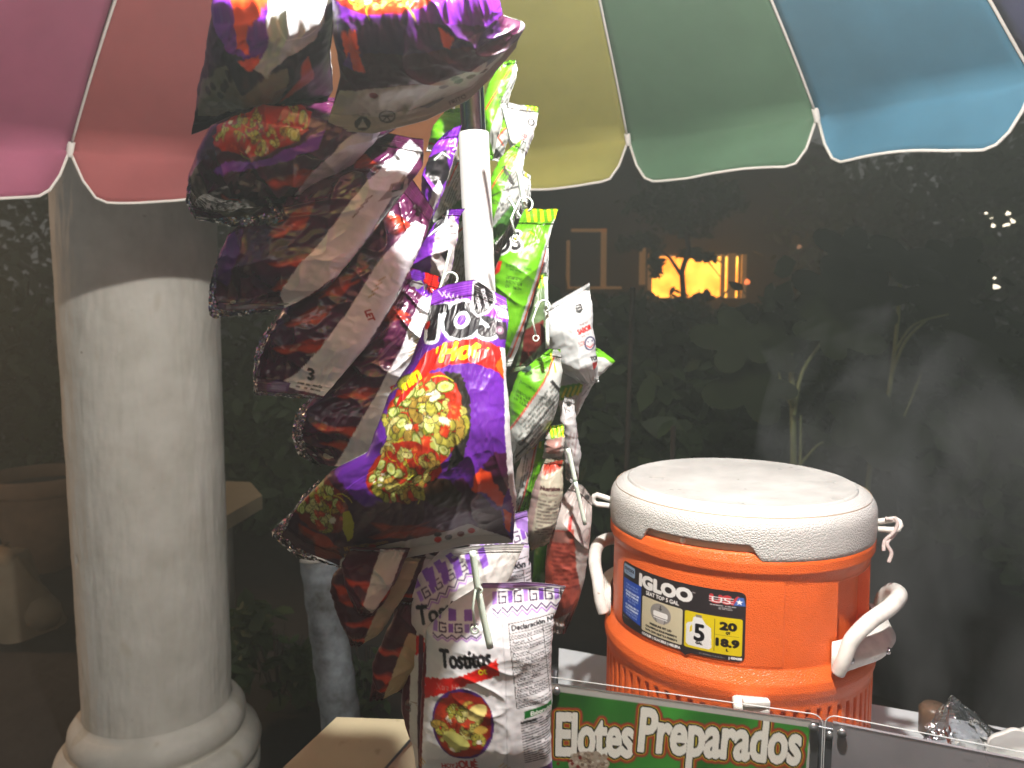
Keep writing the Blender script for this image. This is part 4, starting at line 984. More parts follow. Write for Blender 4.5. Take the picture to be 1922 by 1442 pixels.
# pole: white sleeve over clear sleeve over a steel tube
def pole_pt(py): return P(902-(540-py)*13/285.0, py, .80)
pd = (pole_pt(250)-pole_pt(540)).normalized()
base = pole_pt(540); foot = base+pd*((0.02-base.z)/pd.z); topp = base+pd*((APEX.z+.05-base.z)/pd.z)
pb = pole_pt(250)
m_ = MB(); m_.tube([foot, pb], .0160, 28); m_.build('pole_sleeve', M['pole_white'], umb)
m_ = MB(); m_.tube([pb-pd*.02, pb+pd*.35], .0132, 28, cap=False); m_.build('clear_sleeve', M['clear'], umb)
m_ = MB(); m_.tube([pb-pd*.02, topp], .0090, 20); m_.build('inner_pole', M['chrome'], umb)
m_ = MB(); m_.lathe([(.001, .03), (.03, .03), (.035, 0), (.03, -.03), (.012, -.035)], APEX+Vector((0, 0, -.03)), 24); m_.build('hub', M['handle'], umb)

# ------------------------------------------------------------------ lamp under the canopy (above the frame)
LP = Vector((.14, .42, CAM_Z+.60))
lamp = empty('hanging_lamp', LP, 'bright work lamp with a shallow dish shade hanging under the umbrella', 'lamp')
m_ = MB(); m_.lathe([(.012, .075), (.03, .07), (.06, .055), (.085, .034), (.088, .030)], LP, 40); m_.lathe([(.086, .031), (.06, .050), (.02, .066)], LP, 40)
m_.build('lamp_shade', M['handle'], lamp)
m_ = MB(); m_.tube([LP+Vector((0, 0, .07)), Vector((LP.x-.03, LP.y+.08, APEX.z-.10))], .003, 8); m_.build('cord', M['black_plastic'], lamp)
bulb = material('bulb_glass', (1, 1, 1), emit=(1, .93, .82), estr=12)
m_ = MB(); m_.lathe([(.001, -.012), (.010, -.010), (.017, 0), (.018, .010), (.012, .03), (.010, .045)], LP+Vector((0, 0, .02)), 20); m_.build('bulb', bulb, lamp)
def light(name, kind, loc, e, col, **kw):
    l = bpy.data.lights.new(name, kind); l.energy = e; l.color = col
    for k_, v_ in kw.items(): setattr(l, k_, v_)
    o = bpy.data.objects.new(name, l); COL.objects.link(o); o.location = loc; return o
light('lamp_beam', 'SPOT', LP, 13, (.955, 1, .945), spot_size=R_(161), spot_blend=.04, shadow_soft_size=.012)
light('lamp_glow', 'POINT', LP+Vector((0, 0, .0)), 72, (1, .955, .90), shadow_soft_size=.02)
# street lamp far to the left, outside the frame: the warm light down the column's left side
sl = empty('street_lamp', Vector((-7.9, 4.6, 0)), 'warm street lamp beyond the left edge of the yard', 'street lamp')
m_ = MB(); m_.tube([(-7.9, 4.6, 0), (-7.9, 4.6, 3.2), (-7.8, 4.5, 3.4), (-7.6, 4.4, 3.42)], .05, 12); m_.build('post', M['dark_metal'], sl)
m_ = MB(); m_.lathe([(.02, .14), (.16, .06), (.17, 0)], Vector((-7.6, 4.4, 3.32)), 20); m_.build('lamp_head', M['dark_metal'], sl)
o = light('street_light', 'SPOT', Vector((-7.6, 4.4, 3.25)), 560, (1, .60, .34), shadow_soft_size=.12, spot_size=R_(34), spot_blend=.6)
o.rotation_euler = (Vector((-1.2, 2.5, 1.1))-o.location).to_track_quat('-Z', 'Y').to_euler()

# ------------------------------------------------------------------ hanging clip strips
def strip_(pa, pb_, Y, label, r=.0028, hooks=()):
    a = P(pa[0], pa[1], Y); b = P(pb_[0], pb_[1], Y)
    e = empty('clip_strip', b, label, 'plastic strip', 'plastic strips the chip bags are clipped to')
    m = MB(); n = 8; m.tube([a.lerp(b, i/n) for i in range(n+1)], r, 10); m.build('rod', M['strip'], e)
    for (hx, hy, s) in hooks:
        c = P(hx, hy, Y-.006); h = MB()
        h.tube([c+Vector((s*.010*math.cos(t), 0, s*.010*math.sin(t))) for t in [i*.45-1.2 for i in range(9)]]+[c+Vector((-s*.012, -.002, -s*.002)), c+Vector((-s*.020, -.003, -.014)), c+Vector((-s*.014, -.003, -.030))], .0011, 8)
        h.tube([c+Vector((-s*.014+.003*math.cos(t), -.003, -.033+.003*math.sin(t))) for t in [i*math.pi/5 for i in range(10)]], .0010, 6, closed=True)
        h.build('hook', M['strip'], e)
strip_((944, 196), (964, 272), .742, 'short pale green strip beside the silvery bag high on the right')
strip_((973, 318), (986, 392), .742, 'pale green strip with a curled hook above the date printed lime bag', hooks=[(986, 384, .7)])
strip_((955, 372), (976, 408), .740, 'thin pale strip ending in a small ring above the lime bag', .0016)
strip_((1024, 520), (1028, 655), .775, 'pale strip running down beside the white slogan bag', .0022, hooks=[(1021, 575, .6)])
strip_((1066, 842), (1080, 905), .775, 'whitish strip beside the silver bag back', .0026)
strip_((1080, 905), (1098, 985), .772, 'whitish strip crossing the crumpled red bag', .0022)
strip_((887, 1035), (897, 1108), .600, 'white strip hanging out under the front purple bag', .0030)
strip_((897, 1108), (920, 1216), .605, 'white strip with a hooked clip across the lowest bag', .0030, hooks=[(899, 1108, .25)])
strip_((845, 470), (824, 552), .690, 'thin white strip with spiral curls left of the white tube', .0016, hooks=[(846, 524, .6)])

# ------------------------------------------------------------------ cooler
CC = Vector((.311, 1.0, CAM_Z-.65))
cooler = empty('drink_cooler', CC, 'round orange drinks cooler with white seat lid standing on the cart deck', 'cooler')
Z = lambda r: CAM_Z+r      # heights relative to the eye
def grid_surf(name, rfun, zs, mat, parent, n=480, a0=0, a1=360, c=CC):
    A = np.radians(np.linspace(a0, a1, n, endpoint=(a1-a0 != 360))); zs = np.array(zs)
    AA, ZZ = np.meshgrid(A, zs); r = rfun(np.degrees((AA+np.pi) % (2*np.pi)-np.pi), ZZ)
    # angle 0 faces the viewer (-Y), positive towards +X
    V = np.stack([c.x+r*np.sin(AA), c.y-r*np.cos(AA), ZZ+CAM_Z], -1)
    m = len(zs); full = (a1-a0 == 360)
    i = np.arange(n if full else n-1); j = np.arange(m-1)[:, None]
    q = np.stack([(j*n+i), (j*n+(i+1) % n), ((j+1)*n+(i+1) % n), ((j+1)*n+i)], -1).reshape(-1, 4)
    return mesh_obj(name, V.reshape(-1, 3), q, mat, parent)
def body_r(a, z):
    r = np.interp(-z, [.270, .276, .286, .297, .305, .311, .413, .420, .429, .438, .446, .454, .456, .63, .65], [.160, .171, .1735, .173, .169, .1675, .1690, .173, .1785, .1800, .1788, .1765, .1762, .1770, .175])
    rec = sstep(-84, -83, a)*(1-sstep(1.5, 2.5, a))*sstep(.309, .3105, -z)*(1-sstep(.4105, .412, -z))
    r = r+rec*.0010
    rec2 = sstep(27, 28.5, a)*(1-sstep(60, 61.5, a))*sstep(.315, .318, -z)*(1-sstep(.403, .407, -z)); r = r-rec2*.014
    rec3 = sstep(-149, -147, a)*(1-sstep(-113, -111, a))*sstep(.315, .318, -z)*(1-sstep(.403, .407, -z)); r = r-rec3*.010
    g = (a/5.0) % 1.0
    gr = sstep(.12, .22, g)*(1-sstep(.50, .60, g))*sstep(.460, .466, -z)*(1-sstep(.615, .625, -z)); r = r-gr*.0048
    return r
zs = list(np.linspace(-.270, -.322, 36))+list(np.linspace(-.325, -.398, 22))+list(np.linspace(-.400, -.472, 46))+list(np.linspace(-.48, -.61, 8))+list(np.linspace(-.612, -.65, 12))
grid_surf('body', body_r, zs, M['orange'], cooler, n=1152)
m_ = MB(); m_.lathe([(.001, Z(-.6485)), (.175, Z(-.6485))], Vector((CC.x, CC.y, 0)), 64); m_.build('base', M['orange_smooth'], cooler)
grid_surf('gasket', lambda a, z: .1665+0*a, [-.232, -.24, -.25, -.265, -.276], M['tan'], cooler, n=160)
def lid_r(a, t):
    return t
# lid skirt: rows by parameter
def lid_mesh():
    n = 480; prof = []
    for t in np.linspace(0, 1, 14):   # shoulder
        an = t*math.pi/2; prof.append((.150+.0235*math.sin(an), -.2265-.024*(1-math.cos(an))))
    prof += [(.1738, -.2535), (.1738, -.260), (.1738, -.268), (.1736, -.277), (.1728, -.2825), (.1710, -.284), (.1690, -.282)]
    A = np.linspace(-180, 180, n, endpoint=False); vs = []
    for (r, z) in prof:
        for a in A:
            nt_ = sstep(-60, -54, a)*(1-sstep(-13, -7, a)); zz = z
            lo = -.2615
            if z < lo: zz = z*(1-nt_)+(lo+(z-lo)*.12)*nt_
            ra = R_(a); vs.append((CC.x+r*math.sin(ra), CC.y-r*math.cos(ra), Z(zz)))
    m = len(prof); fs = [(j*n+i, j*n+(i+1) % n, (j+1)*n+(i+1) % n, (j+1)*n+i) for j in range(m-1) for i in range(n)]
    return vs, fs
vs, fs = lid_mesh(); lid = mesh_obj('lid', vs, fs, M['lid'], cooler)
m_ = MB(); m_.lathe([(.1525, Z(-.2285)), (.1503, Z(-.2262)), (.1499, Z(-.2240)), (.1480, Z(-.2232)), (.1465, Z(-.2236)), (.12, Z(-.2240)), (.06, Z(-.2244)), (.001, Z(-.2245))], Vector((CC.x, CC.y, 0)), 160)
m_.build('seat_top', M['lid_top'], lid)
m_ = MB(); a = R_(-39); m_.lathe([(.001, .004), (.003, .003), (.004, 0), (.003, -.003), (.001, -.004)], Vector((CC.x+.1665*math.sin(a), CC.y-.1665*math.cos(a), Z(-.2700))), 12); m_.build('gasket_button', M['white_cup'], cooler)
def cyl(a, r, z): a = R_(a); return Vector((CC.x+r*math.sin(a), CC.y-r*math.cos(a), Z(z)))
def smooth_path(pts, n=6):
    out = []
    for i in range(len(pts)-1):
        p0 = pts[max(i-1, 0)]; p1 = pts[i]; p2 = pts[i+1]; p3 = pts[min(i+2, len(pts)-1)]
        for k in range(n):
            t = k/n; out.append(.5*((2*p1)+(p2-p0)*t+(2*p0-5*p1+4*p2-p3)*t*t+(3*p1-p0-3*p2+p3)*t**3))
    return out+[pts[-1]]
def handle(ac, s=1):
    h = MB()
    cp = [(-29, .182, -.418), (-28, .187, -.400), (-25.5, .190, -.376), (-19, .196, -.357), (-9, .201, -.348), (0, .203, -.345)]
    pts = [cyl(ac+a_, r_, z_) for a_, r_, z_ in cp]+[cyl(ac-a_, r_, z_) for a_, r_, z_ in cp[:-1][::-1]]
    sp = smooth_path(pts, 6); n = len(sp)
    h.tube(sp, [.0078+.0018*math.sin(math.pi*i/(n-1)) for i in range(n)], 14)
    o = h.build('handle', M['handle'], cooler)
    b = MB()   # bracket: a curved wing plate with web
    for (z0, z1, q) in ((-.405, -.372, 1),):
        vs = []; fs = []; n = 22
        for i in range(n):
            a_ = ac-29+58*i/(n-1); w = .010+.020*math.sin(math.pi*i/(n-1))
            for (r_, z_) in ((.172, -.384), (.172+w*.7, -.388), (.172+w, -.402), (.172+w*.8, -.414), (.172, -.428)): vs.append(cyl(a_, r_, z_))
        for i in range(n-1):
            for k in range(4): fs.append((i*5+k, (i+1)*5+k, (i+1)*5+k+1, i*5+k+1))
        fs += [(0, 1, 2, 3, 4), tuple((n-1)*5+k for k in (4, 3, 2, 1, 0))]
        b.add(vs, fs)
    b.build('handle_bracket', M['handle'], cooler)
    for a_ in (-24, -6, 18):
        s_ = MB(); w = .008+.020*math.sin(math.pi*(a_+29)/58); p = cyl(ac+a_, .174+w, -.404); d = (p-Vector((CC.x, CC.y, p.z))).normalized()
        s_.tube([p-d*.006, p+d*.0010], .0042, 12); s_.tube([p+d*.0010, p+d*.0022], [.0042, .0028], 12); s_.build('screw', M['metal'], cooler)
handle(52); handle(-122)
# rope eyes on the lid
for ac in (62, -101):
    e = MB(); c = cyl(ac, .180, -.262); t = (c-Vector((CC.x, CC.y, c.z))).normalized()
    e.tube([c+t*(-.010), c+t*.006+Vector((0, 0, .005))]+[c+t*(.012+.007*math.cos(q))+Vector((0, 0, .007*math.sin(q))) for q in (1.4, .7, 0, -.7, -1.4)]+[c+t*(-.006)+Vector((0, 0, -.008))], .0038, 10)
    e.build('lid_eye', M['handle'], lid)
c = cyl(62, .188, -.262); m_ = MB()
m_.tube(smooth_path([c+Vector((.002, -.004, .010)), c+Vector((.006, -.006, .002)), c+Vector((.002, -.004, -.010)), c+Vector((-.006, 0, -.022)), c+Vector((-.008, -.002, -.034))]), .0024, 8)
m_.tube(smooth_path([c+Vector((-.008, -.003, .008)), c+Vector((.010, -.002, .004)), c+Vector((.006, 0, -.012)), c+Vector((-.004, -.002, -.024)), c+Vector((.001, -.004, -.036)), c+Vector((-.002, -.004, -.048))]), .0024, 8)
m_.build('knotted_cord', material('dirty_cord', (.50, .42, .40), rough=.9, bump=.001, bscale=300), cooler)
# spigot cap
p = cyl(-11, .190, -.447)
m_ = MB(); m_.box(p, (.040, .026, .012), Matrix.Rotation(R_(-11), 3, 'Z'), .004); m_.box(p+Vector((.002, -.012, .010)), (.030, .010, .008), None, .002)
m_.tube([p+Vector((0, .02, -.004)), p+Vector((0, -.012, -.010)), p+Vector((0, -.016, -.03))], .009, 12); m_.build('spigot', M['handle'], cooler)
# label (flat art wrapped on the body). canvas units: 0..1400 x 0..760
lb = Canvas(0, 0, 1420, 790, .36, (.80, .13, .02))
LBK = (.16, .14, .15); LW = (.85, .85, .84)
lb.a[:] = (.90, .40, .12)
def rrect(c, x0, y0, x1, y1, r, col):
    pts = []
    for cx_, cy_, a0 in ((x1-r, y0+r, -90), (x1-r, y1-r, 0), (x0+r, y1-r, 90), (x0+r, y0+r, 180)):
        for i in range(7): a = R_(a0+15*i); pts.append((cx_+r*math.cos(a), cy_+r*math.sin(a)))
    c.poly(pts, col)
rrect(lb, 0, 0, 1400, 750, 60, LBK); lb.poly([(800, 745), (930, 745), (890, 770), (865, 790), (840, 770)], LBK)
rrect(lb, 20, 30, 230, 150, 25, (.50, .60, .70)); lb.text('STAYCOOL', 34, 98, 34, (.12, .14, .2), width=180, shear=.15, grow=3); lb.text('TECHNOLOGY', 60, 128, 18, (.2, .25, .35), width=130)
lb.text('IGLOO', 310, 190, 130, LW, width=600, grow=14); lb.text('TM', 918, 90, 14, LW)
lb.text('SEAT TOP 5 GAL', 405, 262, 42, LW, width=380, grow=4)
lb.poly([(20, 200), (335, 200), (335, 660), (20, 620)], (.14, .28, .66))
for i, t in enumerate(('STORE IN A COOL SPOT', 'FOR BEST RESULTS', 'PLACER DANS UN', 'ESPACE OMBRAGE', 'POUR DE MEILLEURS', 'RESULTATS', 'COLOQUELO EN UN', 'LUGAR SOMBREADO', 'PARA MEJORES', 'RESULTADOS')):
    w_ = (220, 215, 230, 220, 220, 130, 225, 220, 205, 195)[i]; lb.text(t, 185-w_/2, 268+i*36+(12 if i > 1 else 0)+(14 if i > 5 else 0), 22, (.78, .84, .92), width=w_, grow=3 if i in (2, 3, 6, 7) else 1.2)
lb.text('igloocoolers.com', 25, 668, 14, (.8, .8, .8), width=120, grow=1)
rrect(lb, 355, 290, 830, 690, 22, (.74, .71, .60)); lb.ell(590, 420, 120, 112, (.52, .51, .50))
lb.line([(590, 330), (590, 372)], 12, (.25, .25, .25)); lb.poly([(568, 362), (612, 362), (590, 388)], (.25, .25, .25))
rrect(lb, 505, 400, 675, 462, 20, (.88, .88, .87)); lb.poly([(525, 462), (655, 462), (640, 528), (540, 528)], (.40, .40, .40)); lb.poly([(540, 480), (640, 480), (630, 528), (552, 528)], (.62, .61, .6)); lb.poly([(510, 470), (670, 470), (670, 480), (510, 480)], (.85, .85, .85))
for i, t in enumerate(('PRESSURE FIT LID', 'COUVERCLE SOUS PRESSION', 'TAPA CON AJUSTE A PRESION')): w_ = (250, 360, 370)[i]; lb.text(t, 592-w_/2, 584+i*42, 22, (.15, .14, .13), width=w_, grow=2.5)
lb.text('COOLER | GLACIERE | HIELERA', 365, 735, 26, LW, width=450, grow=4)
rrect(lb, 850, 290, 1375, 690, 20, (.80, .72, .08))
lb.poly([(925, 400), (935, 345), (960, 330), (1010, 330), (1022, 350), (1050, 395), (1100, 430), (1108, 640), (1085, 665), (890, 665), (868, 640), (865, 440), (880, 415)], (.84, .84, .83))
lb.poly([(905, 455), (925, 430), (925, 500), (900, 520)], (.80, .72, .08)); rrect(lb, 955, 312, 1015, 338, 6, (.5, .48, .42))
lb.text('5', 950, 590, 175, BLK, width=85, grow=9); lb.text('GAL', 962, 630, 26, BLK, width=62, grow=2)
lb.line([(1130, 320), (1130, 665)], 5, (.35, .32, .1)); lb.line([(1135, 485), (1345, 485)], 5, (.35, .32, .1))
lb.text('20', 1180, 422, 75, BLK, width=140, grow=9); lb.text('QT', 1232, 468, 26, BLK, width=38, grow=2)
lb.text('18.9', 1150, 600, 75, BLK, width=195, grow=8); lb.text('L', 1240, 650, 26, BLK, grow=2)
lb.text('USA', 1085, 140, 78, (.72, .22, .24), width=300, grow=11)
for i in range(3): lb.line([(1075, 85+i*24), (1290, 85+i*24)], 7, (.85, .82, .82))
lb.text('US', 1098, 140, 60, LW, width=170, grow=0); lb.poly([(1290, 150), (1330, 60), (1380, 60), (1395, 150)], (.25, .38, .65))
st_ = [(1342+(34 if i % 2 == 0 else 14)*math.sin(i*math.pi/5), 112-(34 if i % 2 == 0 else 14)*math.cos(i*math.pi/5)) for i in range(10)]; lb.poly(st_, (.9, .9, .92))
lb.micro(1085, 158, 290, 22, 1, (.75, .75, .75)); lb.micro(1160, 182, 140, 30, 2, (.75, .75, .75), 0)
lb.text('(C) 2022 Igloo Products Corp.', 1000, 728, 15, (.7, .7, .7), width=230); lb.text('| 4004288', 1265, 728, 24, (.85, .85, .85), width=110, grow=2)
lb.done()
a0, a1, z0, z1 = -74, -12, -.3215, -.4105
na, nz = 420, 250
AA, ZZ = np.meshgrid(np.radians(np.linspace(a0, a1, na)), np.linspace(z0, z1, nz)); UU, VV = np.meshgrid(np.linspace(0, 1420, na), np.linspace(0, 790, nz))
rr = .1675+.0016+.0004+(.0015)*(-ZZ-.311)/.102
V = np.stack([CC.x+rr*np.sin(AA), CC.y-rr*np.cos(AA), ZZ+CAM_Z], -1)
# clip to the rounded outline
def in_label(u, v):
    r = 60; dx = np.maximum(np.maximum(r-u, u-(1400-r)), 0); dy = np.maximum(np.maximum(r-v, v-(750-r)), 0)
    return (dx*dx+dy*dy <= r*r) | ((v >= 740) & (v < 790) & (np.abs(u-865) < (790-v)*1.2+8))
ok = in_label(UU, VV) & (UU <= 1400)
j, i = np.mgrid[0:nz-1, 0:na-1]; keep = ok[:-1, :-1] & ok[1:, 1:] & ok[1:, :-1] & ok[:-1, 1:]
q = np.stack([j*na+i, j*na+i+1, (j+1)*na+i+1, (j+1)*na+i], -1)[keep]
mesh_obj('label', V.reshape(-1, 3), q, M['print'], cooler, colors=lb.sample(UU, VV).reshape(-1, 3))

# ------------------------------------------------------------------ cart
ZT = CAM_Z-.385
cart = empty('food_cart', Vector((.3, .9, 0)), 'food vending cart with steel frame and white deck under the cooler', 'cart')
sL = PZ(1040, 1284, ZT); sR = PZ(1531, 1354, ZT); sd = (sR-sL).normalized(); sn = Vector((sd.y, -sd.x, 0))
qL = PZ(1566, 1358, ZT); qR = PZ(1960, 1436, ZT); qd = (qR-qL).normalized(); qn = Vector((qd.y, -qd.x, 0))
# deck
m_ = MB(); bl = PZ(1632, 1321, Z(-.65)); br = PZ(1922, 1373, Z(-.65)); bd = (br-bl).normalized()
b0 = bl-bd*.55; b1 = br+bd*.6
deck = [Vector((sL.x, sL.y+.02, 0)), Vector((sR.x, sR.y+.02, 0)), Vector((qR.x, qR.y+.02, 0))+qd*.25, b1, b0]
m_.add([(p.x, p.y, Z(-.65)) for p in deck]+[(p.x, p.y, Z(-.69)) for p in deck], [(0, 1, 2, 3, 4), (9, 8, 7, 6, 5)]+[(i, (i+1) % 5, (i+1) % 5+5, i+5) for i in range(5)])
o = m_.build('deck', M['deck'], cart, smooth=False)
m_ = MB()
for p in (deck[0], deck[2], b1, b0): m_.tube([(p.x*.97, p.y, Z(-.69)), (p.x*.97, p.y, .02)], .02, 4)
m_.build('leg_frame', M['dark_metal'], cart)
def panel(name, a, b, z0, z1, off, th, mat, parent, nn, colors=None, res=None):
    a = a+nn*off; b = b+nn*off
    vs = []
    for o_ in (0, th):
        for (p, z_) in ((a, z0), (b, z0), (b, z1), (a, z1)): vs.append((p.x+nn.x*o_, p.y+nn.y*o_, z_))
    m = MB(); m.add(vs, [(0, 1, 2, 3), (7, 6, 5, 4), (0, 4, 5, 1), (1, 5, 6, 2), (2, 6, 7, 3), (3, 7, 4, 0)])
    return m.build(name, mat, parent, smooth=False)
panel('front_panel', sL-sd*.10, sR+sd*.003, ZT-.60, ZT-.001, -.004, .004, M['metal'], cart, sn)
panel('front_panel', qL-qd*.001, qR+qd*.1, ZT-.60, ZT+.0, -.004, .004, M['panelgrey'], cart, qn)
m_ = MB(); fm = sR.lerp(qL, .5); m_.box((fm.x+.002, fm.y+.012, ZT-.30), (.030, .014, .585), Matrix.Rotation(math.atan2(qd.y, qd.x), 3, 'Z'), .002); m_.build('corner_post', M['dark_metal'], cart)
# sign poster
sgn = empty('menu_sign', Vector((sL.x, sL.y, ZT-.10)), 'green poster reading Elotes Preparados in white red-edged letters on the cart front', 'sign')
sc_ = Canvas(1000, 1240, 1560, 1600, 2.2, (.13, .30, .12))
X, Yg = sc_.grid(); nz_ = noise2(X/60, Yg/45, 3)*.5+noise2(X/140, Yg/90, 8)*.5
base_c = np.array([.19, .43, .16])*(1+.30*nz_[..., None])+np.array([.05, .10, .03])*np.clip(nz_, 0, 1)[..., None]; sc_.a[:] = base_c
ang = -8.3
for (x0, txt, y0, cap, wd) in ((1044, 'Elotes', 1416, 76, 144), (1198, 'Preparados', 1408, 78, 304)):
    sc_.text(txt, x0, y0, cap, (.90, .88, .84), ang=-1.5 if x0 < 1100 else -5, width=wd, bold=.02, grow=1.6, outl=[(9.5, (.44, .30, .18)), (7.5, (.62, .22, .12)), (4.0, (.70, .66, .20)), (2.6, (.10, .08, .07))])
# a cob of corn smeared with cream, only its top shows
sc_.ell(1105, 1440, 38, 30, (.62, .56, .50), 0, .08, 4)
rn = random.Random(4)
for i in range(140): sc_.ell(1105+rn.uniform(-34, 34), 1440+rn.uniform(-26, 30), 3.4, 2.6, rn.choice([(.72, .68, .62), (.52, .45, .38), (.60, .54, .46), (.42, .33, .28)]), 0, .2, i)
for i in range(6): sc_.ell(1050+rn.uniform(-6, 40), 1418+rn.uniform(-6, 25), 3, 3, (.45, .10, .06), 0, .3, i)
for e in (1,):   # white border
    pl = project(np.array([[*(sL), ], [*(sR)]])); (xa, xb), (ya, yb) = pl
    sc_.poly([(xa-60, ya-8-1), (xb, yb-1), (xb-1, yb+13), (xa-60, ya-8+13)], (.70, .68, .66)); sc_.poly([(xb-9, yb-2), (xb+2, yb-2), (xb-18, 1560), (xb-30, 1560)], (.70, .68, .66))
sc_.done()
ns, nz = 420, 130
S_, T_ = np.meshgrid(np.linspace(-.05, (sR-sL).length-.0045, ns), np.linspace(.0008, -.12, nz))
Wp = np.stack([sL.x+sd.x*S_+sn.x*.0015, sL.y+sd.y*S_+sn.y*.0015, ZT+T_], -1); px_, py_ = project(Wp)
j, i = np.mgrid[0:nz-1, 0:ns-1]; q = np.stack([j*ns+i, j*ns+i+1, (j+1)*ns+i+1, (j+1)*ns+i], -1).reshape(-1, 4)
mesh_obj('poster', Wp.reshape(-1, 3), q, M['print'], sgn, colors=sc_.sample(px_, py_).reshape(-1, 3))
def sheet(a, b, z0, z1, nn, dd, off, label):
    e = empty('acrylic_sheet', Vector((a.x, a.y, z0)), label, 'clear panel', 'clear acrylic sheets screwed over the cart front')
    panel('pane', a, b, z0, z1, off, .0022, M['acryl'], e, nn)
    m = MB(); r = .010; pts = [a+nn*(off+.00125), b-dd*r+nn*(off+.00125)]
    path = [Vector((a.x, a.y, z1))+nn*(off+.0013)]+[Vector((b.x, b.y, z1))-dd*(r-r*math.sin(t))+nn*(off+.0013)+Vector((0, 0, -r+r*math.cos(t))) for t in [k*math.pi/10 for k in range(6)]]+[Vector((b.x, b.y, z0))+nn*(off+.0013)]
    m.tube(path, .0006, 6); m.build('edge_highlight', M['acryl_highlight'], e)  # thin pale rod added as the highlight on the pane's rim
sheet(sL-sd*.05, sR+sd*.006, ZT-.3, ZT+.009, sn, sd, .0025, 'clear sheet over the green corn poster')
sheet(qR+qd*.05, qL-qd*.008, ZT-.3, ZT+.009, qn, -qd, .0015, 'clear sheet over the plain grey right hand panel')
def screw(px, py, a, dd, nn, off, label):
    # intersect pixel ray with the panel plane
    r = P(px, py, 1.0)-Vector((0, 0, CAM_Z)); o_ = a+nn*off; t = (o_-Vector((0, 0, CAM_Z))).dot(nn)/r.dot(nn); p = Vector((0, 0, CAM_Z))+r*t
    m = MB(); m.tube([p-nn*.004, p, p+nn*.0010, p+nn*.0022, p+nn*.0027], [.0025, .0046, .0044, .0030, .0006], 16)
    o = m.build('screw', M['metal']); tagp(o, label, 'screw', 'screws holding the clear sheets')
screw(1527, 1366, sL, sd, sn, .0048, 'shiny screw at the upper right corner of the green poster')
screw(1580, 1376, qL, qd, qn, .0038, 'shiny screw at the upper left corner of the grey panel')
screw(1044, 1297, sL, sd, sn, .0048, 'dark screw at the upper left corner of the green poster')
screw(1557, 1381, qL, qd, qn, -.002, 'small screw between the two cart panels')

# things on the deck
def plastic_bag():
    c = P(1800, 1400, 1.0); c.z = Z(-.645); e = empty('plastic_bag', c, 'crumpled clear plastic bag standing on the deck behind the grey panel', 'plastic bag')
    tip = P(1790, 1317, 1.0); n = 30; vs = []
    for j in range(18):
        t = j/17
        for i in range(n):
            a = 2*math.pi*i/n
            rx = .006+.072*(t**.8); ry = .003+.04*t**.8
            f = 1+.18*float(noise2(math.cos(a)*2.2+5, math.sin(a)*2.2+t*2.5, 5))+.30*float(ridge(math.cos(a)*4, t*4+math.sin(a)*4, 9)-.6)+random.uniform(-.07, .07)
            ctr = tip.lerp(c+Vector((.012, 0, 0)), t); vs.append(ctr+Vector((rx*f*math.cos(a), ry*f*math.sin(a), 0)))
    fs = [(j*n+i, j*n+(i+1) % n, (j+1)*n+(i+1) % n, (j+1)*n+i) for j in range(17) for i in range(n)]
    mesh_obj('bag_film', vs, fs, M['plastic_bag'], e, smooth=False)
    m = MB(); m.box(tip+Vector((.001, 0, .001)), (.018, .003, .010), Matrix.Rotation(R_(35), 3, 'Y'), .001); m.build('folded_top', M['plastic_bag'], e)
plastic_bag()
p = P(1752, 1348, 1.10); p.z = Z(-.65); m_ = MB(); m_.lathe([(.001, .0), (.020, .0), (.021, .03), (.021, .040), (.015, .047), (.001, .048)], p, 28); tagp(m_.build('jar', M['brown']), 'brown rounded jar half hidden behind the clear plastic bag', 'jar')
m_ = MB(); sp_ = [P(1826, 1336, 1.04), P(1850, 1362, 1.03), P(1872, 1374, 1.01), P(1905, 1380, .98)]; m_.tube(smooth_path(sp_), [.004]*6+[.003]*6+[.0035]*7, 8); tagp(m_.build('spoon_handle', M['black_plastic']), 'black spoon handle lying behind the clear plastic bag', 'spoon')
for (x, y, Yd, rr_, lab) in ((1900, 1372, .93, .036, 'white scalloped plastic lid leaning at the right edge of the deck'), (1935, 1363, .97, .034, 'second white lid just behind the scalloped one at the frame edge')):
    c = P(x, y+28, Yd); e = MB(); n = 60; prof = [(0, 0), (.55, .002), (.86, .002), (.95, .006), (1, .010), (1.0, .014), (.93, .011), (.5, .006), (0, .006)]; vs = []
    for (r_, h_) in prof:
        for i in range(n):
            a = 2*math.pi*i/n; q_ = rr_*r_*(1+.05*math.cos(7*a)*r_); vs.append(Vector((q_*math.cos(a), -h_, q_*math.sin(a))))
    Rm = Matrix.Rotation(R_(14), 3, 'X') @ Matrix.Rotation(R_(-12), 3, 'Z'); vs = [Rm @ v_+c for v_ in vs]
    e.add(vs, [(k*n+i, k*n+(i+1) % n, (k+1)*n+(i+1) % n, (k+1)*n+i) for k in range(len(prof)-1) for i in range(n)])
    tagp(e.build('cup_lid', M['white_cup']), lab, 'lid', 'white plastic lids on the deck')
m_ = MB(); c = P(1900, 1400, .95); m_.box((c.x+.03, c.y+.01, (Z(-.65)+Z(-.60))/2), (.14, .09, .05), None, .006); tagp(m_.build('plastic_tray', M['white_cup']), 'low white tray holding the lids on the deck', 'tray')

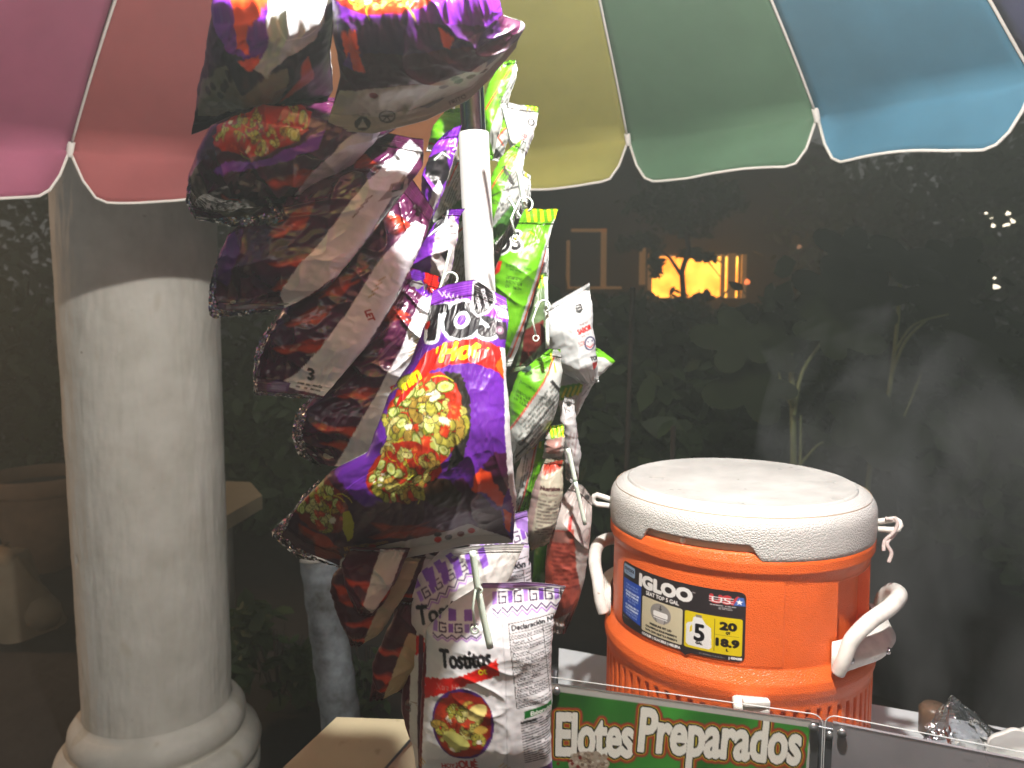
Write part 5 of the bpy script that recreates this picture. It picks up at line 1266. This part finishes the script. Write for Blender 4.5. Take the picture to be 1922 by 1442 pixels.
# ------------------------------------------------------------------ column
def column():
    Yc = 2.3; top = P(256, 380, Yc); bot = P(300, 1330, Yc); cx_, cy_ = (top.x+bot.x)/2, Yc
    e = empty('stone_column', Vector((cx_, cy_, 0)), 'thick pale stone column with a ringed base at the left', 'column')
    zb = P(300, 1392, Yc-.2).z
    rt, rb = .231, .219
    def shaft(a, z):
        t = (z+CAM_Z-zb)/(3.3-zb); r = rb+(rt-rb)*np.clip(t*1.5, 0, 1)
        return r+.0018*noise2(a/7, z*9, 3)+.0012*noise2(a/1.6, z*30, 4)-.005*np.clip(noise2(a/1.1, z*55, 8)-.86, 0, 1)*9*.3-.012*sstep(.55, 1, 1-np.hypot((a-(-38))/5, (z+.72)/.03))-.006*sstep(.2, 1, 1-np.hypot((a-10)/3, (z-.03)/.02))-.007*sstep(.2, 1, 1-np.hypot((a-24)/2.4, (z+.005)/.016))
    zs_ = np.linspace(zb-CAM_Z-.03, 3.3-CAM_Z, 200)
    sh = grid_surf('shaft', shaft, zs_, M['stone'], e, n=260, c=Vector((cx_, cy_, 0)))
    m = MB(); prof = [(rb+.002, zb+.020), (rb+.006, zb+.008), (rb+.018, zb+.002), (rb+.030, zb-.004), (rb+.042, zb-.022), (rb+.046, zb-.045), (rb+.042, zb-.068), (rb+.028, zb-.084), (rb+.030, zb-.090)]
    m.lathe(prof, Vector((cx_, cy_, 0)), 96); m.build('upper_ring', M['stone'], e)
    m = MB(); m.lathe([(rb+.030, zb-.090), (rb+.060, zb-.094), (rb+.082, zb-.110), (rb+.092, zb-.14), (rb+.088, zb-.165), (rb+.075, zb-.18), (rb+.08, zb-.182)], Vector((cx_, cy_, 0)), 96); m.build('lower_ring', M['stone'], e)
    m = MB(); m.lathe([(rb+.07, zb-.183), (rb+.085, zb-.19), (rb+.085, .0)], Vector((cx_, cy_, 0)), 96); m.build('plinth', M['stone'], e)
    # old chips in the render
    def dent(px, py, s):
        q = P(px, py, Yc); dx = q.x-cx_; ang_ = math.asin(max(-1, min(1, dx/rb))) ; return ang_
    return e
column()
# ------------------------------------------------------------------ ground and yard
mesh_obj('ground', [(-40, -10, 0), (40, -10, 0), (40, 60, 0), (-40, 60, 0)], [(0, 1, 2, 3)], M['ground'], smooth=False)['kind'] = 'structure'
g = bpy.data.objects['ground']
# cream board / box lid low left of the bags
spots(M['cream'], 30, .68, (.75, .72, .66))
def box_top():
    z = Z(-.53); a = PZ(632, 1346, z); b = PZ(800, 1352, z); c = PZ(530, 1442, z)
    d = (c-a).normalized(); c = a+d*.45; f = b+d*.45
    e = empty('cardboard_box', Vector((a.x, a.y, z-.22)), 'cream topped box below the hanging bags, its corner towards the post', 'box')
    def slab(p, z0, z1): 
        m = MB(); m.add([(q.x, q.y, z1) for q in p]+[(q.x, q.y, z0) for q in p], [(0, 1, 2, 3), (7, 6, 5, 4)]+[(i, (i+1) % 4, (i+1) % 4+4, i+4) for i in range(4)]); return m
    ins = [q for q in (a, b, f, c)]
    slab(ins, z-.006, z).build('box_lid', M['cream'], e, smooth=False)
    cen = (a+b+f+c)/4; ins2 = [cen+(q-cen)*.985 for q in ins]; slab(ins2, z-.22, z-.006).build('box_body', M['cream'], e, smooth=False)
    s0 = PZ(775, 1385, z); s1 = PZ(722, 1446, z); m = MB(); m.tube([s0+Vector((0, 0, .001)), s1+Vector((0, 0, .001)), s1+(s1-s0)], .0018, 6); m.build('tape_seam', M['dark_metal'], e)
    t = MB(); t.box((cen.x, cen.y, (z-.22)/2), (.5, .34, z-.22), None, .01); tagp(t.build('crate_stand', M['bark']), 'dark stand under the cream topped box', 'stand')
box_top()
# mottled grey-blue post
a = P(598, 1048, 1.9); m_ = MB(); ax = P(637, 1330, 1.9); dirn = (ax-a).normalized()
e = empty('mottled_post', Vector((a.x, a.y, 0)), 'short mottled blue grey post with flaking paint behind the box', 'post')
n = 30; foot_ = a+dirn*((0-a.z)/dirn.z)
m_.tube([foot_.lerp(a, i/30)+Vector((.002*math.sin(i*2.1), 0, 0)) for i in range(31)], [.056-.008*i/30 for i in range(31)], 28); m_.build('post_shaft', M['post'], e)
m_ = MB(); m_.tube([a-dirn*.002, a-dirn*.012], [.049, .044], 28); m_.build('post_cap', M['stone'], e)
# terracotta pot
p = P(85, 1052, 4.3); p.z = 0
e = empty('terracotta_pot', p, 'large terracotta pot in the dark behind the column', 'flower pot')
m_ = MB(); m_.lathe([(.13, 0), (.17, .02), (.24, .34), (.262, .46), (.262, .47), (.300, .475), (.310, .50), (.312, .56), (.295, .575), (.275, .57), (.26, .50)], p, 48); m_.build('pot_body', M['terra'], e)
m_ = MB(); m_.lathe([(.262, .50), (.12, .52), (.001, .53)], p, 24); m_.build('soil', M['bark'], e)
# sack
p = PZ(-25, 1195, .01); m_ = MB(); vs = []; n = 48
for j in range(24):
    t = j/23; h = .36*t; r = .27*(1-.5*t)
    for i in range(n):
        a_ = 2*math.pi*i/n; f = 1+.18*float(noise2(math.cos(a_)*2+3, math.sin(a_)*2+t*2, 8))+.08*float(noise2(math.cos(a_)*6+3, math.sin(a_)*6+t*7, 9))
        vs.append((p.x-.02+r*f*math.cos(a_)*1.0, p.y+.1+r*f*math.sin(a_)*.8, .004+h*(1+.1*float(noise2(math.cos(a_)*3, math.sin(a_)*3, 4)))))
m_.add(vs, [(j*n+i, j*n+(i+1) % n, (j+1)*n+(i+1) % n, (j+1)*n+i) for j in range(23) for i in range(n)]+[tuple(23*n+i for i in range(n))]); tagp(m_.build('paper_sack', M['sack']), 'slumped tan sack on the ground at the left edge', 'sack')
p = PZ(75, 1180, .01); m_ = MB(); m_.lathe([(.001, 0), (.07, .01), (.10, .06), (.10, .10), (.06, .15), (.001, .165)], p, 24, fr=lambda a_, i: 1+.07*math.sin(3*a_+i)); tagp(m_.build('squash', M['sack']), 'round tan squash against the sack', 'squash')
# low slab bench to the right of the column
z = .70; A_ = [PZ(395, 902, z), PZ(470, 905, z), PZ(492, 930, z), PZ(395, 985, z)]
e = empty('garden_bench', Vector((A_[0].x, A_[0].y, 0)), 'low pale slab bench showing right of the column', 'bench')
m_ = MB(); m_.add([(q.x, q.y, z) for q in A_]+[(q.x, q.y, z-.06) for q in A_], [(3, 2, 1, 0), (4, 5, 6, 7)]+[(i, (i+1) % 4, (i+1) % 4+4, i+4) for i in range(4)]); m_.build('slab', M['cream'], e, smooth=False)
m_ = MB(); m_.box((A_[1].x-.1, A_[1].y-.2, z/2-.03), (.12, .12, z-.06)); m_.build('leg', M['stone'], e)

# ------------------------------------------------------------------ plants
def leaves(c, rad, n, size, mat, seed=0, flat=.5, parent=None, name='foliage', clump=6):
    rn = np.random.RandomState(seed); cl = rn.normal(size=(max(3, n//40), 3)); cl /= np.linalg.norm(cl, axis=1, keepdims=True); cl *= rn.uniform(.35, 1, (len(cl), 1))
    idx = rn.randint(0, len(cl), n); pos = cl[idx]+rn.normal(scale=.20, size=(n, 3)); pos = pos*np.array(rad)+np.array(c)
    nrm = rn.normal(size=(n, 3))+np.array([0, -.3, .8])*flat*2; nrm /= np.linalg.norm(nrm, axis=1, keepdims=True)
    t = np.cross(nrm, rn.normal(size=(n, 3))); t /= np.linalg.norm(t, axis=1, keepdims=True); b = np.cross(nrm, t)
    s = size*rn.uniform(.5, 1.3, (n, 1)); k = rn.uniform(.3, .55, (n, 1))
    v = np.stack([pos-t*s, pos-t*s*.35+b*s*k, pos+t*s*.35+b*s*k*.8-nrm*s*.1, pos+t*s-nrm*s*.25, pos+t*s*.35-b*s*k*.8-nrm*s*.1, pos-t*s*.35-b*s*k], 1)
    f = np.arange(n*6).reshape(n, 6)
    return mesh_obj(name, v.reshape(-1, 3), f, mat, parent, smooth=False)
def bush(label, px, Y, h, rad, n, size, seed, mat='leaf', ztop=None, cat='bush', group='bushes behind the cart'):
    c = P(px, 900, Y); base_ = Vector((c.x, Y, 0)); e = empty('garden_bush', base_, label, cat, group)
    m = MB(); rn = random.Random(seed)
    for i in range(7):
        q = base_+Vector((rn.uniform(-.6, .6)*rad, rn.uniform(-.3, .3)*rad, h*rn.uniform(.6, .95))); m.tube([base_+Vector((rn.uniform(-.1, .1), 0, 0)), base_.lerp(q, .5)+Vector((rn.uniform(-.1, .1), 0, .1)), q], [.02, .014, .006], 6)
    m.build('branches', M['bark'], e)
    leaves((c.x, Y, h*.52), (rad, rad*.6, h*.5), n, size, M[mat], seed, parent=e)
bush('dense dark bush behind the lime bags, nearest the house', 1150, 4.4, 1.45, .75, 2600, .10, 1)
bush('dark bush under the glowing window', 1330, 4.6, 1.36, .75, 2600, .10, 2)
bush('dark bush left of the tall stems above the cooler', 1480, 4.9, 1.50, .70, 2200, .11, 3)
bush('dark bush between the two tall stem clumps', 1640, 4.7, 1.45, .75, 2200, .11, 4)
bush('dark bush at the right edge of the yard', 1860, 4.3, 1.55, .85, 2600, .10, 5)
bush('shadowy bush behind the pot, left of the column', 60, 6.0, 1.9, .9, 2200, .09, 6, group='bushes left of the cart')
bush('shadowy bush between column and hanging bags', 480, 5.2, 1.3, .7, 2200, .08, 7, group='bushes left of the cart')
bush('shadowy bush behind the lower bags', 640, 4.8, 1.15, .6, 1800, .08, 8, group='bushes left of the cart')
def small_plant(px, py, z, s, n, label, seed, mat='leaf'):
    p = PZ(px, py, z); e = empty('potted_plant' if z > .2 else 'small_plant', Vector((p.x, p.y, 0)), label, 'plant'); m = MB(); rn = random.Random(seed)
    for i in range(6): m.tube([(p.x, p.y, max(0, z-s*1.2)), (p.x+rn.uniform(-.5, .5)*s, p.y, z+rn.uniform(0, .6)*s)], .004, 5)
    m.build('stems', M['bark'], e); leaves(p, (s, s*.6, s*.8), n, s*.22, M[mat], seed, parent=e)
small_plant(520, 1225, .22, .24, 260, 'small leafy plant growing by the foot of the mottled post', 11)
small_plant(690, 1250, .45, .16, 120, 'small green plant between post and white bags', 12)
def stalks(px0, Y, ptop, segs, label, leafs, seed):
    b = P(px0, 1000, Y); e = empty('tall_plant', Vector((b.x, Y, 0)), label, 'plant', 'tall plants with pale forked stems'); m = MB()
    for pts, r in segs:
        w_ = [P(x, y, Y+.05*i) for i, (x, y) in enumerate(pts)]; m.tube(smooth_path(w_, 4), [r*(1-.5*i/(len(w_)*4)) for i in range((len(w_)-1)*4+1)], 8)
    m.build('stems', M['stem'], e)
    vs = []; fs = []; rn = random.Random(seed)
    for (x, y, s, an) in leafs:
        c = P(x, y, Y+rn.uniform(-.2, .2)); k = len(vs); A = R_(an); n = 40; ctr = c
        tl = rn.uniform(.3, .9); vs.append(ctr+Vector((0, 0, .02)))
        for i in range(n):
            t = 2*math.pi*i/n; r_ = s*.9*(.55+.45*abs(math.cos(2.5*t)))*(.8+.2*math.cos(t)); lx, lz = r_*math.cos(t)*1.2, r_*math.sin(t)*1.15
            X_, Z_ = lx*math.cos(A)-lz*math.sin(A), lx*math.sin(A)+lz*math.cos(A)
            vs.append(ctr+Vector((X_, Z_*tl-.1*abs(lx), Z_*(1-tl*.4))))
        for i in range(n): fs.append((k, k+1+i, k+1+(i+1) % n))
    mesh_obj('leaves', vs, fs, M['leaf2'], e)
stalks(1490, 2.9, 640, [([(1490, 1450), (1490, 1000), (1488, 760), (1482, 640)], .017), ([(1490, 780), (1505, 700), (1545, 640)], .009), ([(1488, 765), (1470, 730), (1462, 700)], .007), ([(1498, 1100), (1502, 870), (1503, 780)], .007), ([(1495, 880), (1530, 840), (1545, 830)], .006)],
       'tall pale stemmed plant rising behind the cooler lid', [(1560, 620, .22, 40), (1450, 650, .20, 150), (1420, 720, .22, 200), (1620, 800, .24, -10), (1560, 560, .2, 70), (1390, 640, .18, 170)], 21)
stalks(1680, 3.3, 560, [([(1600, 1460), (1630, 900), (1668, 740), (1685, 600), (1690, 520)], .013), ([(1675, 700), (1700, 640), (1740, 600)], .008), ([(1680, 660), (1715, 610), (1780, 590)], .006), ([(1690, 800), (1730, 700)], .005)],
       'tall pale stemmed plant right of the cooler, forked near its top', [(1760, 560, .24, 30), (1700, 500, .22, 100), (1640, 560, .22, 150), (1820, 640, .22, -10), (1600, 480, .2, 140), (1790, 500, .2, 50), (1850, 760, .2, -30)], 22)
# thin garden stakes
for (x0, y0, x1, y1, Y, lab) in ((1188, 540, 1178, 830, 3.6, 'thin vertical stake under the dark window frame'), (1264, 800, 1262, 900, 3.4, 'short stake left above the cooler lid')):
    m_ = MB(); t_ = P(x0, y0, Y); b_ = P(x1, y1, Y); b_ = b_+(b_-t_).normalized()*(b_.z/(-(b_-t_).normalized().z)); m_.tube([b_, t_], .012, 8); tagp(m_.build('garden_stake', M['bark']), lab, 'stake', 'garden stakes')

# ------------------------------------------------------------------ house with a lit window
HY = 12.0
house = empty('house', Vector((P(1250, 700, HY).x, HY, 0)), 'dark house beyond the garden with one glowing orange window', 'house')
def hb(name, x0, y0, x1, y1, mat, dy=0, th=.05, parent=house, extra=0):
    a = P(x0, y0, HY); b = P(x1, y1, HY); m = MB(); m.box(((a.x+b.x)/2, HY+dy, (a.z+b.z)/2), (abs(b.x-a.x), th, abs(a.z-b.z)), None, 0); return m.build(name, mat, parent, smooth=False)
H0, H1 = P(900, 300, HY), P(1560, 300, HY)
for (x0, y0, x1, y1) in ((700, 300, 1216, 970), (1398, 300, 1560, 970), (1216, 300, 1398, 478), (1216, 560, 1398, 970)): hb('wall', x0, y0, x1, y1, M['housewall'], .1, .2)
m_ = MB(); a = P(680, 310, HY); b = P(1580, 310, HY); zt = a.z; m_.add([(a.x, HY-.5, zt), (b.x, HY-.5, zt), (b.x, HY+3, zt+1.3), (a.x, HY+3, zt+1.3), (a.x, HY-.5, zt-.12), (b.x, HY-.5, zt-.12)], [(0, 1, 2, 3), (0, 4, 5, 1)]); m_.build('roof', M['bark'], house, smooth=False)
gm = bpy.data.materials.new('lit_room'); gm.use_nodes = True; n_ = gm.node_tree.nodes; l_ = gm.node_tree.links; n_.remove(n_['Principled BSDF'])
em = n_.new('ShaderNodeEmission'); tn = n_.new('ShaderNodeTexNoise'); tn.inputs['Scale'].default_value = 2.2; rp = n_.new('ShaderNodeValToRGB'); tc = n_.new('ShaderNodeTexCoord')
rp.color_ramp.elements[0].position = .35; rp.color_ramp.elements[0].color = (.85, .22, .02, 1); rp.color_ramp.elements[1].position = .65; rp.color_ramp.elements[1].color = (1, .50, .06, 1)
l_.new(tc.outputs['Object'], tn.inputs[0]); l_.new(tn.outputs[0], rp.inputs[0]); l_.new(rp.outputs[0], em.inputs[0]); em.inputs[1].default_value = 3.6; l_.new(em.outputs[0], n_['Material Output'].inputs['Surface'])
win = hb('window', 1219, 480, 1396, 558, gm, .22, .02)
tagp(win, 'glowing orange window')
for r_ in ((1353, 478, 1358, 560), (1366, 476, 1378, 560), (1216, 476, 1222, 560), (1392, 478, 1398, 560)): hb('window_frame', *r_, M['frame'], -.02, .06)
for r_ in ((1063, 452, 1069, 540), (1072, 430, 1138, 436), (1128, 430, 1137, 540), (1063, 538, 1166, 543), (1200, 465, 1210, 535)): hb('dark_window_frame', *r_, M['frame'], -.03, .05)
hb('dark_pane', 1069, 436, 1128, 538, M['black_plastic'], -.003, .01)
leaves((P(1235, 490, 9).x-.02, 9, P(1300, 448, 9).z), (.5, .3, .14), 150, .075, M['leaf'], 31, name='climbing_vine'); o = bpy.data.objects['climbing_vine']; tagp(o, 'dark vine hanging across the glowing window', 'vine')
leaves((P(1270, 560, 8).x, 8, P(1300, 592, 8).z), (1.0, .3, .20), 900, .07, M['leaf'], 33, name='garden_hedge'); o = bpy.data.objects['garden_hedge']; tagp(o, 'dark hedge along the sill of the glowing window', 'hedge')
e = empty('young_tree', Vector((P(1283, 500, 8.5).x, 8.5, 0)), 'slim dark tree whose trunk crosses the glowing window', 'tree')
m_ = MB(); t0 = P(1283, 560, 8.5); m_.tube([Vector((t0.x, 8.5, 0)), t0, P(1280, 510, 8.5), P(1292, 470, 8.5), P(1286, 400, 8.5)], [.05, .035, .03, .028, .02], 8); m_.tube([P(1281, 520, 8.5), P(1258, 485, 8.5), P(1240, 470, 8.5)], [.025, .018, .01], 6); m_.tube([P(1290, 480, 8.5), P(1330, 492, 8.5), P(1352, 520, 8.5)], [.012, .008, .005], 6); m_.build('trunk', M['bark'], e)
leaves((P(1322, 470, 8.5).x, 8.5, P(1322, 474, 8.5).z), (.26, .2, .10), 170, .06, M['leaf'], 72, parent=e, name='hanging_twigs'); leaves((P(1228, 500, 8.5).x, 8.5, P(1228, 500, 8.5).z), (.11, .2, .22), 90, .07, M['leaf'], 73, parent=e, name='side_twigs')
leaves((P(1286, 400, 8.5).x, 8.5, P(1286, 385, 8.5).z), (.65, .4, .28), 900, .08, M['leaf'], 71, parent=e, name='crown')
# far tree masses
for i, (px, Y, zc, rx, rz, n, lab) in enumerate(((1830, 10, 2.6, 1.8, 1.7, 3200, 'tall dark tree at the right, small lights behind it'), (1610, 11, 2.6, 1.1, 1.4, 2400, 'tall dark tree behind the middle of the garden'), (150, 10, 2.6, 2.2, 1.8, 2600, 'tall dark tree far behind the column'), (520, 12, 2.4, 2.0, 1.6, 2600, 'tall dark tree far behind the stack of purple bags'))):
    c = P(px, 600, Y); e = empty('yard_tree', Vector((c.x, Y, 0)), lab, 'tree', 'dark trees at the back of the yard'); m_ = MB(); m_.tube([(c.x, Y, 0), (c.x+.1, Y, zc*.6), (c.x, Y, zc)], [.14, .10, .05], 10)
    for k in range(6): m_.tube([(c.x+.05, Y, zc*.6), (c.x+rx*.6*math.cos(k*1.05), Y+.5*math.sin(k), zc+rz*.5*math.sin(k*2.1))], [.05, .015], 6)
    m_.build('trunk', M['bark'], e); leaves((c.x, Y, zc), (rx, 1.0, rz), n, .12, M['leaf'], 40+i, parent=e, name='crown')
# far lamps glimpsed through leaves
fl = material('far_lamp_glass', (1, 1, 1), emit=(1, .86, .66), estr=2.5); fr_ = material('far_red_lamp_glass', (1, .2, .1), emit=(1, .22, .06), estr=1.6)
def glint(name, pts, lab, mat, Y=9.0, cat='lamp'):
    e = MB()
    for (x, y, w_, h_, an) in pts:
        c = P(x, y, Y); k = Y/FPX
        e.add([c+Vector((w_*k*math.cos(t)*math.cos(R_(an))-h_*k*math.sin(t)*math.sin(R_(an)), .02*math.sin(t*2), w_*k*math.cos(t)*math.sin(R_(an))+h_*k*math.sin(t)*math.cos(R_(an)))) for t in [q*math.pi/5+random.uniform(-.2, .2) for q in range(10)]]+[c+Vector((0, .03, 0))], [tuple(range(10))]+[(i, (i+1) % 10, 10) for i in range(10)])
    o = e.build(name, mat); tagp(o, lab, cat); return o
glint('far_lamp', [(1861, 406, 3, 5, -20), (1864, 423, 3, 4, 20), (1892, 400, 4, 4, 10), (1900, 414, 2.5, 6, 40), (1889, 422, 7, 2.5, 15), (1851, 400, 2, 2, 0)], 'scattered bright glints of a far lamp seen through leaves, upper right', fl)
glint('far_lamp', [(1866, 538, 12, 4, -3), (1864, 521, 5, 3, 0)], 'flat bright glint of a far lamp low at the right edge', fl)
glint('porch_lamp', [(1402, 529, 5.5, 5.5, 0)], 'small red lamp right of the glowing window', fr_)
glint('porch_lamp', [(1500, 463, 5, 4, 20), (1229, 466, 3, 3, 0)], 'faint warm glint above the garden', material('faint_lamp_glass', (1, .5, .3), emit=(1, .5, .25), estr=.25))

# ------------------------------------------------------------------ steam drifting up behind the cooler
m_ = MB(); path = [P(1700, 1330, 1.45), P(1740, 1150, 1.5), P(1720, 980, 1.5), P(1660, 820, 1.55), P(1600, 690, 1.6), P(1560, 600, 1.6)]
m_.tube(smooth_path(path, 5), [.16+.17*math.sin(math.pi*min(1, i/25+.12)) for i in range(26)], 20)
sm = bpy.data.materials.new('steam'); sm.use_nodes = True; n_ = sm.node_tree.nodes; l_ = sm.node_tree.links; n_.remove(n_['Principled BSDF'])
pv = n_.new('ShaderNodeVolumePrincipled'); pv.inputs['Color'].default_value = (.9, .92, .95, 1); pv.inputs['Anisotropy'].default_value = .3
tc = n_.new('ShaderNodeTexCoord'); mp = n_.new('ShaderNodeMapping'); mp.inputs['Scale'].default_value = (1, 1, .55); mp.inputs['Rotation'].default_value = (0, R_(-22), 0)
tn = n_.new('ShaderNodeTexNoise'); tn.inputs['Scale'].default_value = 5.5; tn.inputs['Detail'].default_value = 3; tn.inputs['Distortion'].default_value = .5
rp = n_.new('ShaderNodeMapRange'); rp.inputs['From Min'].default_value = .50; rp.inputs['From Max'].default_value = .80; rp.inputs['To Max'].default_value = 8
l_.new(tc.outputs['Object'], mp.inputs[0]); l_.new(mp.outputs[0], tn.inputs[0]); l_.new(tn.outputs[0], rp.inputs[0]); l_.new(rp.outputs[0], pv.inputs['Density']); l_.new(pv.outputs[0], n_['Material Output'].inputs['Volume'])
o = m_.build('steam', sm); o['kind'] = 'stuff'
SC.cycles.volume_step_rate = 2.0; SC.cycles.volume_max_steps = 48
# ------------------------------------------------------------------ haze (even volume over the whole yard, added for the lens veil, with some steam)
HZ = .047
m_ = MB(); m_.add([(x, y, z_) for z_ in (-1, 4.8) for (x, y) in ((-10, -1.5), (10, -1.5), (13, 16.5), (-13, 16.5))], [(0, 3, 2, 1), (4, 5, 6, 7), (0, 1, 5, 4), (1, 2, 6, 5), (2, 3, 7, 6), (3, 0, 4, 7)])
hm = bpy.data.materials.new('haze'); hm.use_nodes = True; n_ = hm.node_tree.nodes; n_.remove(n_['Principled BSDF'])
pv = n_.new('ShaderNodeVolumePrincipled'); pv.inputs['Color'].default_value = (.84, .92, .86, 1); pv.inputs['Density'].default_value = HZ; pv.inputs['Anisotropy'].default_value = .55
hm.node_tree.links.new(pv.outputs[0], n_['Material Output'].inputs['Volume'])
o = m_.build('haze', hm, smooth=False); o['kind'] = 'stuff'
